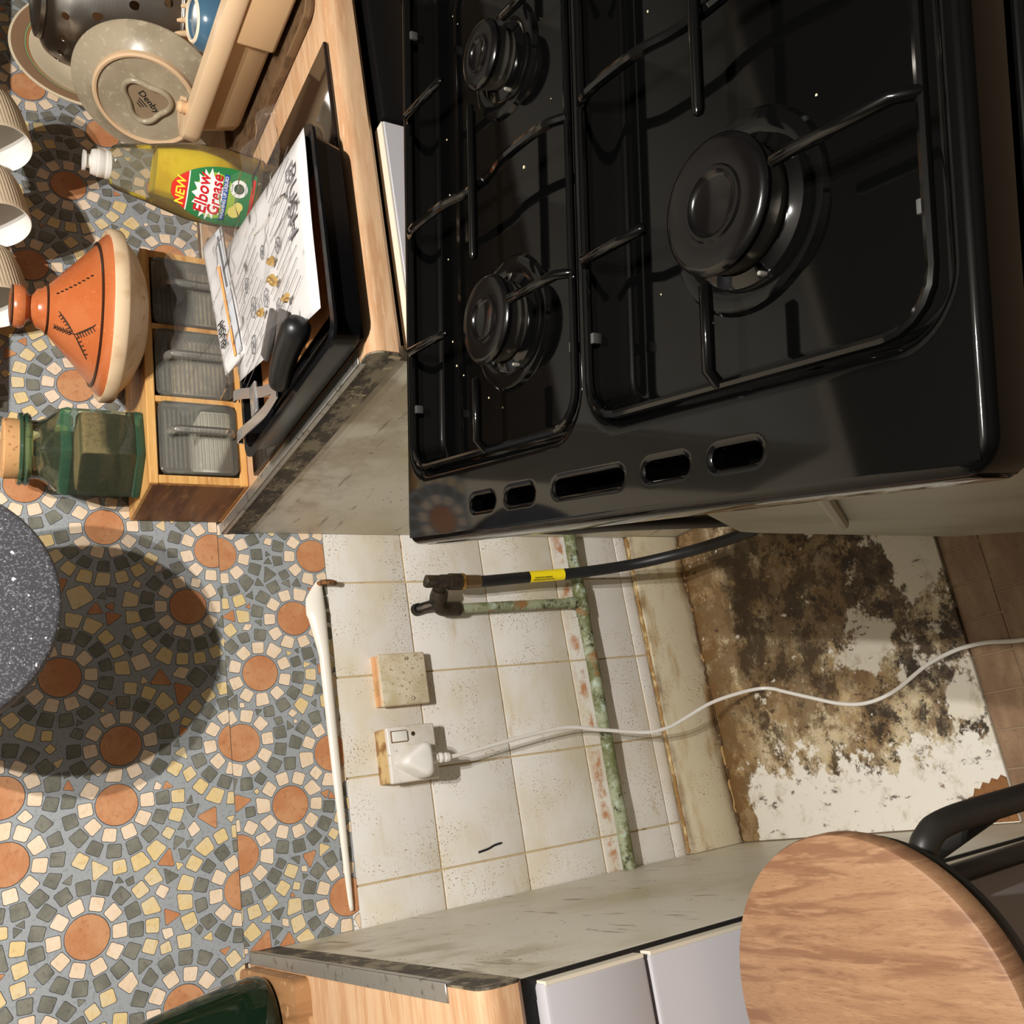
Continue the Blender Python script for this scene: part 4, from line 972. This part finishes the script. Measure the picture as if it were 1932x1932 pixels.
def lw(z):
    t = (z - .012) / .110
    return max(.001, .0385 * (1 - max(0, (t - .30) / .70) ** 2.2) ** .62 * (1 - .10 * max(0, (.3 - t) / .3)))
lab = patch('label', .014, .1205, lw, .0007, mat('label_green', (44, 122, 66), .4), c=LC)
patch('label_glow', .040, .090, lambda z: .030 * math.sqrt(max(.02, 1 - ((z - .066) / .026) ** 2)), .0009, mat('label_lime', (150, 186, 64), .4), lab, c=LC)
patch('label_top', .1005, .1203, lambda z: lw(z) * .985, .0010, mat('label_red', (212, 48, 34), .4), lab, c=LC)
patch('label_rule', .0992, .1006, lambda z: lw(z) * .99, .0011, mat('label_white', (244, 242, 236), .4), lab, nz=2, c=LC)
patch('label_blue', .0505, .0568, lambda z: .0300, .0019, mat('label_blue_print', (30, 82, 168), .4), lab, nz=4, c=LC)
patch('label_foot', .0155, .0205, lambda z: .030, .0011, MATS['label_red'], lab, nz=3, c=LC)
bm = new_bm()                                                                    # white burst behind the name
RG = []
for f_ in (.02, .25, .5, .75, 1.0):
    rg = []
    for k_ in range(32):
        t = 2 * math.pi * k_ / 32; q_ = (1.0 if k_ % 2 == 0 else .72) * f_
        rg.append(bm.verts.new(surf(LC + .0345 * q_ * math.cos(t), .073 + .0225 * q_ * math.sin(t), .0014)))
    RG.append(rg)
for A_, B_ in zip(RG, RG[1:]):
    for k_ in range(32): bm.faces.new((A_[k_], A_[(k_ + 1) % 32], B_[(k_ + 1) % 32], B_[k_]))
bm.faces.new(RG[0])
obj('label_burst', bm, MATS['label_white'], lab, None, local=True)
def label_text(s_, size, m, cx, cz, off, bold=0, shear=0, sx=1.0):
    o = text('label_print', s_, size, m, lab, Matrix.Identity(4), bold=bold, shear=shear, ext=0, sx=sx, local=True)
    for v in o.data.vertices: v.co = surf(cx + v.co.x, cz + v.co.y, off)
M_LRED = mat('label_red_print', (206, 28, 36), .4); M_LYEL = mat('label_yellow_print', (250, 222, 60), .4)
label_text('NEW', .0155, M_LYEL, LC - .002, .1085, .0014, .0003, .15)
label_text('Elbow', .0225, M_LRED, LC, .0820, .0022, .00035, .18, .92)
label_text('Grease', .0210, M_LRED, LC + .001, .0655, .0022, .00035, .18, .88)
label_text('WASHING UP LIQUID', .0058, MATS['label_white'], LC, .0537, .0024, .0001)
label_text('POWER', .0030, M_INK, LC + .015, .0455, .0017); label_text('MAXIMUM', .0030, M_INK, LC + .015, .0275, .0017)
def disc(name, cx, cz, r, off, m):
    bm = new_bm(); c_ = bm.verts.new(surf(cx, cz, off)); rg = [bm.verts.new(surf(cx + r * math.cos(k_ * .3142), cz + r * math.sin(k_ * .3142), off)) for k_ in range(20)]
    for k_ in range(20): bm.faces.new((c_, rg[k_], rg[(k_ + 1) % 20]))
    obj(name, bm, m, lab, None, local=True)
disc('label_badge', LC + .015, .0365, .0115, .0014, MATS['label_white']); disc('label_badge_centre', LC + .015, .0365, .0068, .0016, mat('label_dark_green', (26, 70, 48), .4))
disc('label_lemon', LC - .016, .0385, .0082, .0014, mat('label_lemon_yellow', (238, 220, 120), .4)); disc('label_lemon', LC - .009, .0345, .0066, .0013, MATS['label_lemon_yellow'])
# two dull spoon handles behind the bottle
for i, (x, y, a, c) in enumerate(((1.000, -.062, 1.0, (120, 98, 80)), (.985, -.085, .85, (142, 140, 128)))):
    bm = new_bm(); loft(bm, [[(p[0], p[1], z) for p in rrect(-.045, .03, -.009, .009, .0085, 0, 5)] for z in (0, .004)])
    bmesh.ops.transform(bm, matrix=Matrix.Translation((x, y, WT + .0005)) @ Matrix.Rotation(a, 4, 'Z'), verts=bm.verts)
    o = obj('spoon_handle', bm, mat('spoon_%d' % i, c, .4), None, 40)
    tag(o, ('brown wooden spoon handle on the worktop behind the liquid bottle', 'dull grey metal spoon handle on the worktop behind the liquid bottle')[i], 'spoon')

# ------------------------------------------------------------------ dish drainer
DX0, DX1, DY0, DY1 = 1.030, 1.48, -.80, -.238
dt = obj('drip_tray', loft(new_bm(), [[(p[0], p[1], z) for p in rrect(.992 + i, 1.52 - i, -.86 + i + .30, -.205 - i, .02, 0, 4)] for i, z in ((.004, WT + .0005), (0, WT + .006), (0, WT + .012), (.004, WT + .012), (.008, WT + .005))]), mat('brown_tinted_tray', (112, 88, 64), .2, layers=[dict(scale=40, col=(84, 64, 46), lo=.45, hi=.65)]), None, 40)
tag(dt, 'low brown drip tray under the beige dish drainer', 'tray')
M_BEI = mat('beige_plastic', (214, 176, 132), .45)
dk = thing('dish_drainer', 'beige plastic dish drainer holding plates and a colander', 'dish rack', (1.25, -.40, WT + .006))
def drr(ins, z, r=.03): return rrect(DX0 + ins, DX1 - ins, -.56 + ins, DY1 - ins, r, z, 5)
obj('tub', loft(new_bm(), [drr(.020, WT + .013), drr(.016, WT + .018), drr(.008, WT + .066), drr(.008, WT + .070), drr(.011, WT + .070), drr(.020, WT + .02), drr(.03, WT + .017)]), M_BEI, dk, 40)
obj('rim', loft(new_bm(), [drr(.010, WT + .064), drr(-.002, WT + .065), drr(-.004, WT + .069), drr(-.002, WT + .086), drr(.0, WT + .088), drr(.024, WT + .088), drr(.025, WT + .080), drr(.014, WT + .066)], False, False), mat('beige_rim', (222, 190, 152), .4), dk, 40)
obj('side_panel', box(DX0 - .0, DX0 + .014, -.552, -.44, WT + .012, WT + .066, bev=.006, seg=3), M_BEI, dk, 40)
for i in range(9):
    y = -.53 + i * .033
    obj('plate_rib', box(DX0 + .03, DX1 - .03, y - .002, y + .002, WT + .018, WT + .034), M_BEI, dk, None)
for (x, y) in ((DX0 + .05, -.53), (DX0 + .05, -.27), (DX1 - .05, -.53), (DX1 - .05, -.27)):
    obj('foot', lathe(new_bm(), [(0, WT + .0055), (.011, WT + .0055), (.013, WT + .014), (0, WT + .014)], 14, Matrix.Translation((x, y, 0))), M_BEI, dk, 40)
obj('cutlery_peg', lathe(new_bm(), [(.008, 0), (.009, .01), (.006, .014), (0, .015)], 16, Matrix.Translation((DX0 + .022, -.288, WT + .086))), M_BEI, dk, 40)
# stoneware plate seen from underneath, leaning in the rack
pn = Vector((-1, -.18, .26)).normalized(); pyv = Vector((0, 1, .0)); pyv = (pyv - pn * pyv.dot(pn)).normalized()
PM = Matrix.Translation((1.100, -.232, 1.028)) @ Matrix(((pyv.x, pn.cross(pyv).x, pn.x, 0), (pyv.y, pn.cross(pyv).y, pn.y, 0), (pyv.z, pn.cross(pyv).z, pn.z, 0), (0, 0, 0, 1)))
pt = thing('stoneware_plate', 'grey-beige stoneware plate with a triangular foot, leaning in the dish drainer', 'plate', (1.125, -.238, .92))
M_STONE = mat('stoneware_glaze', (160, 147, 124), .25, layers=[dict(scale=20, col=(144, 131, 108), lo=.4, hi=.68, detail=4), dict(scale=130, col=(190, 178, 152), lo=.55, hi=.7, fac=.5)])
M_FOOTR = mat('bare_clay_ring', (204, 172, 136), .7)
PM = PM @ Matrix.Diagonal((.98, .98, .98, 1))
def prot(bm): bmesh.ops.transform(bm, matrix=PM, verts=bm.verts); return bm
obj('plate_body', prot(lathe(new_bm(), [(0, .000), (.060, .000), (.068, .001), (.080, -.008), (.098, -.018), (.106, -.020), (.1065, -.022), (.098, -.0225), (.078, -.013), (.06, -.006), (0, -.006)], 64)), M_STONE, pt, 40)
obj('foot_ring', prot(lathe(new_bm(), [(.066, -.001), (.067, .004), (.070, .005), (.073, .003), (.074, -.006)], 64)), M_FOOTR, pt, 40)
def tri(t): r_ = .030 * (1 + .17 * math.cos(3 * t)); return Vector((r_ * math.cos(t), r_ * math.sin(t), .003))
obj('triangle_ring', prot(tube(new_bm(), [tri(2 * math.pi * k_ / 60) for k_ in range(60)], .0042, 10, closed=True)), M_STONE, pt, 60)
bm = new_bm(); cv = bm.verts.new((0, 0, .0008)); rg = [bm.verts.new(tri(2 * math.pi * k_ / 40) * .92 + Vector((0, 0, -.0016))) for k_ in range(40)]
for k_ in range(40): bm.faces.new((cv, rg[k_], rg[(k_ + 1) % 40]))
obj('stamp_field', prot(bm), mat('brown_stamp_field', (136, 116, 92), .4), pt, None)
text('stamp_print', 'Denby', .014, M_INK, pt, PM @ Matrix.Translation((0, .004, .0016)) @ Matrix.Rotation(R(55), 4, 'Z'))
for i in range(3):
    bm = new_bm(); tube(bm, [PM @ Matrix.Rotation(R(55), 4, 'Z') @ Vector((x, -.006 - i * .004, .0018)) for x in (-.008 + i * .002, .008 - i * .002)], .0006, 4); obj('stamp_line', bm, M_INK, pt, None)
# colander
CM = Matrix.Translation((1.282, -.215, 1.092)) @ Matrix.Rotation(R(180), 4, 'X') @ Matrix.Rotation(R(5), 4, 'Y')
cl = thing('colander', 'stainless steel colander with round holes upside down in the dish drainer', 'colander', (1.282, -.215, .99))
M_STEEL = mat('brushed_steel', (178, 172, 164), .28, metal=1.0, bump=(60, .05, (1, 1, 12)))
cprof = [(.070, -.070), (.086, -.064), (.098, -.044), (.104, -.018), (.109, .012), (.113, .042), (.116, .072), (.118, .100)]
cp2 = []
for (r0_, z0_), (r1_, z1_) in zip(cprof, cprof[1:]):
    nn = max(1, round(math.hypot(r1_ - r0_, z1_ - z0_) / .0125))
    cp2 += [(r0_ + (r1_ - r0_) * k_ / nn, z0_ + (z1_ - z0_) * k_ / nn) for k_ in range(nn)]
cp2.append(cprof[-1])
bm = new_bm(); lathe(bm, cp2, 54)
hole = []
bm.faces.ensure_lookup_table()
for i, f in enumerate(list(bm.faces)):
    row, k_ = divmod(i, 54)
    if row in (2, 5, 8, 11) and (k_ * 2 + row) % 6 == (0 if row % 2 == 0 else 1): hole.append(f)
rs_ = bmesh.ops.inset_individual(bm, faces=hole, thickness=.0016, depth=0)
bmesh.ops.delete(bm, geom=hole, context='FACES')
bmesh.ops.transform(bm, matrix=CM, verts=bm.verts)
cb_ = obj('bowl', bm, M_STEEL, cl, 180)
md = cb_.modifiers.new('sub', 'SUBSURF'); md.levels = 2; md.render_levels = 2
md = cb_.modifiers.new('solid', 'SOLIDIFY'); md.thickness = .001
bm = lathe(new_bm(), [(0, -.0705), (.072, -.0705), (.070, -.076), (.064, -.076), (.062, -.072), (0, -.072)], 36); bmesh.ops.transform(bm, matrix=CM, verts=bm.verts); obj('base', bm, M_STEEL, cl, 40)
bm = new_bm(); tube(bm, [CM @ Vector((.119 * math.cos(k_ * math.pi / 24), .119 * math.sin(k_ * math.pi / 24), .100)) for k_ in range(48)], .0035, 8, closed=True); obj('rolled_rim', bm, M_STEEL, cl, 60)
for sgn in (1,):
    bm = new_bm(); tube(bm, smooth_path([CM @ Vector(p) for p in ((-.112, -.035, .085), (-.140, -.03, .088), (-.150, 0, .088), (-.140, .03, .088), (-.112, .035, .085))], 5), .005, 8); obj('side_handle', bm, M_STEEL, cl, 60)
# large cream dish with a striped rim against the wall
BM = Matrix.Translation((1.325, -.052, 1.047)) @ Matrix.Rotation(R(78), 4, 'X') @ Matrix.Rotation(R(8), 4, 'Y') @ Matrix.Diagonal((.87, .87, .87, 1))
bw = thing('serving_dish', 'large cream serving dish with a banded rim leaning on the mosaic wall', 'dish', (1.335, -.05, .915))
def bl(name, prof, m):
    bm = lathe(new_bm(), prof, 72); bmesh.ops.transform(bm, matrix=BM, verts=bm.verts); return obj(name, bm, m, bw, 40)
bl('dish_body', [(0, -.006), (.07, -.006), (.10, .0), (.125, .016), (.158, .024), (.162, .026), (.163, .029), (.158, .029), (.124, .021), (.10, .006), (.07, .000), (0, .000)], mat('cream_glaze', (232, 214, 182), .25))
bl('brown_rim_band', [(.1585, .0294), (.150, .0282), (.138, .0256)], mat('brown_glaze', (150, 118, 90), .3))
bl('green_rim_line', [(.1375, .0256), (.1345, .0249)], mat('sage_glaze', (150, 166, 120), .3))
bl('orange_rim_line', [(.1335, .0247), (.1315, .0242)], mat('rust_glaze', (206, 138, 84), .3))
# blue mug upside down and a wooden fork
bmg = thing('blue_mug', 'small glossy blue mug upside down in the dish drainer', 'mug', (1.098, -.405, .93))
MG = Matrix.Translation((1.098, -.405, .940)) @ Matrix.Rotation(R(-8), 4, 'Y')
bm = lathe(new_bm(), [(.040, .0), (.042, .002), (.041, .03), (.036, .056), (.028, .064), (.024, .064), (.023, .061), (0, .061)], 40); bmesh.ops.transform(bm, matrix=MG, verts=bm.verts); obj('body', bm, mat('blue_glaze', (66, 98, 120), .18), bmg, 40)
bm = lathe(new_bm(), [(.0285, .0635), (.027, .0655), (.024, .0655), (.0235, .063)], 40); bmesh.ops.transform(bm, matrix=MG, verts=bm.verts); obj('foot_ring', bm, mat('pale_unglazed', (232, 214, 186), .6), bmg, 40)
bm = new_bm(); tube(bm, smooth_path([MG @ Vector(p) for p in ((.036, .0, .05), (.058, .0, .048), (.064, .0, .03), (.056, .0, .012), (.040, .0, .010))], 5), .005, 10); obj('handle', bm, MATS['blue_glaze'], bmg, 60)
fk = thing('wooden_fork', 'pale wooden fork with three tines upright in the dish drainer', 'fork', (1.16, -.34, .94))
M_PALEW = mat('pale_wood', (226, 192, 150), .6)
for i in range(3): obj('tine', tube(new_bm(), smooth_path([(1.160, -.366 + i * .025, .965), (1.156, -.366 + i * .025, .985), (1.148, -.366 + i * .025, 1.006)], 4), [.0048] * 5 + [.0045, .004, .0035, .002], 8), M_PALEW, fk, 60)
obj('neck', box(1.155, 1.165, -.373, -.309, .946, .968, bev=.004), M_PALEW, fk)
obj('stem', tube(new_bm(), [(1.160, -.341, .95), (1.166, -.341, .925)], .006, 8), M_PALEW, fk)

# ------------------------------------------------------------------ wall cupboard with hanging mugs, hanging pan
wc = thing('wall_cupboard', 'pale grey wall cupboard above the right worktop with mugs hung beneath', 'cupboard', (1.3, -.125, 1.335))
M_CUP = mat('cupboard_paint', (150, 146, 138), .5, layers=[dict(scale=5, col=(140, 135, 126), lo=.42, hi=.65)])
obj('carcass', box(.64, 1.95, -.232, .002, 1.337, 2.05), M_CUP, wc, None)
for i in range(3): obj('door', box(.643 + i * .436, .643 + i * .436 + .430, -.250, -.232, 1.34, 2.047, bev=.004), M_CUP, wc)
M_MUGO = mat('ribbed_taupe_stoneware', (196, 176, 148), .6)
M_MUGI = mat('white_mug_glaze', (240, 236, 228), .2)
mug = thing('ribbed_mug', 'x', 'mug', (.935, -.17, 1.217), group='ribbed mugs hanging under the cupboard')
AX = frame((0, 0, 0), (0, .25, 1), (0, 1, -.25))    # placeholder orientation, opening along local z
ax = Vector((-1, -.16, -.20)).normalized(); upv = Vector((0, 0, 1)); upv = (upv - ax * upv.dot(ax)).normalized(); sd = upv.cross(ax)
MR = Matrix(((upv.x, sd.x, ax.x, 0), (upv.y, sd.y, ax.y, 0), (upv.z, sd.z, ax.z, 0), (0, 0, 0, 1)))
def mugring(r, z, fl): return [(r * math.cos(t) * (1 + fl * math.cos(60 * t)), r * math.sin(t) * (1 + fl * math.cos(60 * t)), z) for t in [2 * math.pi * k_ / 240 for k_ in range(240)]]
bm = loft(new_bm(), [mugring(.018, -.052, 0), mugring(.026, -.051, 0), mugring(.034, -.045, .008), mugring(.040, -.034, .014), mugring(.0435, -.016, .014), mugring(.0450, .006, .014), mugring(.0455, .030, .014), mugring(.0455, .040, .008), mugring(.0455, .044, 0), mugring(.0445, .0455, 0)], True, False); bmesh.ops.transform(bm, matrix=MR, verts=bm.verts); obj('body', bm, M_MUGO, mug, 60, local=True)
bm = loft(new_bm(), [mugring(.0445, .0455, 0), mugring(.0425, .044, 0), mugring(.042, .02, 0), mugring(.040, -.02, 0), mugring(.034, -.040, 0), mugring(.02, -.046, 0)], False, True); bmesh.ops.transform(bm, matrix=MR, verts=bm.verts); obj('inside', bm, M_MUGI, mug, 60, local=True, fixn=False)
bm = new_bm(); tube(bm, smooth_path([MR @ Vector(p) for p in ((.042, 0, .024), (.062, 0, .024), (.071, 0, .008), (.066, 0, -.012), (.041, 0, -.022))], 6), .0052, 10); obj('handle', bm, M_MUGO, mug, 60, local=True)
mugs = [mug] + [copy_tree(mug) for _ in range(2)]
for m_, (mx, my, mz, sc_), lb in zip(mugs, ((.9658, -.118, 1.2155, .96), (1.066, -.150, 1.2167, .96), (.8635, -.078, 1.214, .98)), ('white-lined ribbed mug hanging between the other two ribbed mugs', 'white-lined ribbed mug hanging nearest the colander', 'white-lined ribbed mug hanging nearest the tagine lid')):
    m_.location = (mx, my, mz); m_.scale = (sc_,) * 3; m_['label'] = lb
    hx = mx + .002; hy = my
    ho = thing('cup_hook', 'small metal cup hook above the ' + lb.replace('white-lined ribbed mug ', 'ribbed mug '), 'hook', (hx, hy, 1.30))
    obj('wire', tube(new_bm(), smooth_path([(hx, hy, 1.337), (hx, hy, 1.315), (hx, hy - .006, 1.300), (hx, hy - .002, 1.284), (hx, hy + .010, 1.282), (hx, hy + .015, 1.292)], 5), .0016, 8), M_TRIM, ho, 60)
    obj('collar', lathe(new_bm(), [(.005, 1.3368), (.005, 1.334), (.002, 1.332)], 12, Matrix.Translation((hx, hy, 0))), M_TRIM, ho)
PX, PY, PZ, PR = .356, -.285, 1.283, .1335
fp = thing('frying_pan', 'dark grey speckled non-stick pan hanging in front of the mosaic wall', 'pan', (PX, PY, PZ))
M_SPK = mat('speckled_nonstick', (74, 74, 78), .45, layers=[dict(scale=420, col=(120, 120, 126), lo=.52, hi=.64, detail=2), dict(scale=330, col=(214, 214, 216), lo=.70, hi=.74, detail=1), dict(scale=130, col=(226, 226, 228), lo=.735, hi=.755, detail=1)])
FM = Matrix.Translation((PX, PY, PZ)) @ Matrix.Rotation(R(90), 4, 'X')
obj('pan_body', lathe(new_bm(), [(0, .0), (PR - .006, .0), (PR - .002, -.0015), (PR, -.005), (PR + .001, -.03), (PR + .0, -.042), (PR - .003, -.042), (PR - .004, -.010), (0, -.004)], 96, FM), M_SPK, fp, 40)
obj('handle', tube(new_bm(), smooth_path([(PX, PY + .035, PZ + PR - .004), (PX, PY + .03, PZ + PR + .04), (PX, PY + .02, PZ + PR + .10), (PX, PY + .015, PZ + PR + .17)], 5), [.008] * 4 + [.011] * 10 + [.012, .010], 12), M_BLKT, fp, 60)
obj('hanging_loop', tube(new_bm(), [(PX + .010 * math.cos(a * .524), PY + .015, PZ + PR + .178 + .010 * math.sin(a * .524)) for a in range(12)], .002, 6, closed=True), M_TRIM, fp, 60)
pr_ = thing('pot_rail', 'metal bracket on the wall that the speckled pan hangs from', 'rail', (PX, -.1, PZ + PR + .19))
obj('arm', tube(new_bm(), smooth_path([(PX, .004, PZ + PR + .194), (PX, -.15, PZ + PR + .194), (PX, PY + .013, PZ + PR + .187), (PX, PY - .004, PZ + PR + .194), (PX, PY - .008, PZ + PR + .206)], 5), .0035, 8), M_TRIM, pr_, 60)
obj('wall_plate', box(PX - .012, PX + .012, -.001, .006, PZ + PR + .16, PZ + PR + .225, bev=.002), M_TRIM, pr_)

# ------------------------------------------------------------------ board and dark green bottle on the left worktop
cbd = obj('wooden_board', loft(new_bm(), [[(p[0], p[1], z) for p in rrect(-.36, -.0695, -.238, -.012, .015, 0, 5)] for z in (WT, WT + .018)]), mat('worn_wood_board', (168, 124, 82), .55, layers=[dict(scale=6, col=(128, 88, 52), lo=.4, hi=.65, stretch=(10, 1, 1), detail=4), dict(scale=60, col=(196, 156, 112), lo=.55, hi=.7)]), None, 40)
tag(cbd, 'worn wooden board under the dark green bottle on the left worktop', 'board')
gb = thing('green_bottle', 'dark green glass bottle with sloping shoulders on the wooden board', 'bottle', (-.128, -.135, WT + .018))
GT = Matrix.Translation((-.128, -.135, WT + .0182))
obj('glass', lathe(new_bm(), [(0, 0), (.048, .0), (.056, .004), (.060, .012), (.0605, .022), (.057, .05), (.045, .12), (.030, .19), (.018, .235), (.014, .25), (.014, .285), (.016, .287), (.016, .30), (.012, .30)], 48, GT), mat('dark_green_glass', (22, 40, 26), .06, spec=.6, trans=.25), gb, 40)
obj('base_kick', lathe(new_bm(), [(0, .022), (.02, .018), (.04, .004), (.045, .001)], 40, GT), thin_glass('olive_glass', (120, 130, 80), .04, .4, (86, 88, 48)), gb, 40)
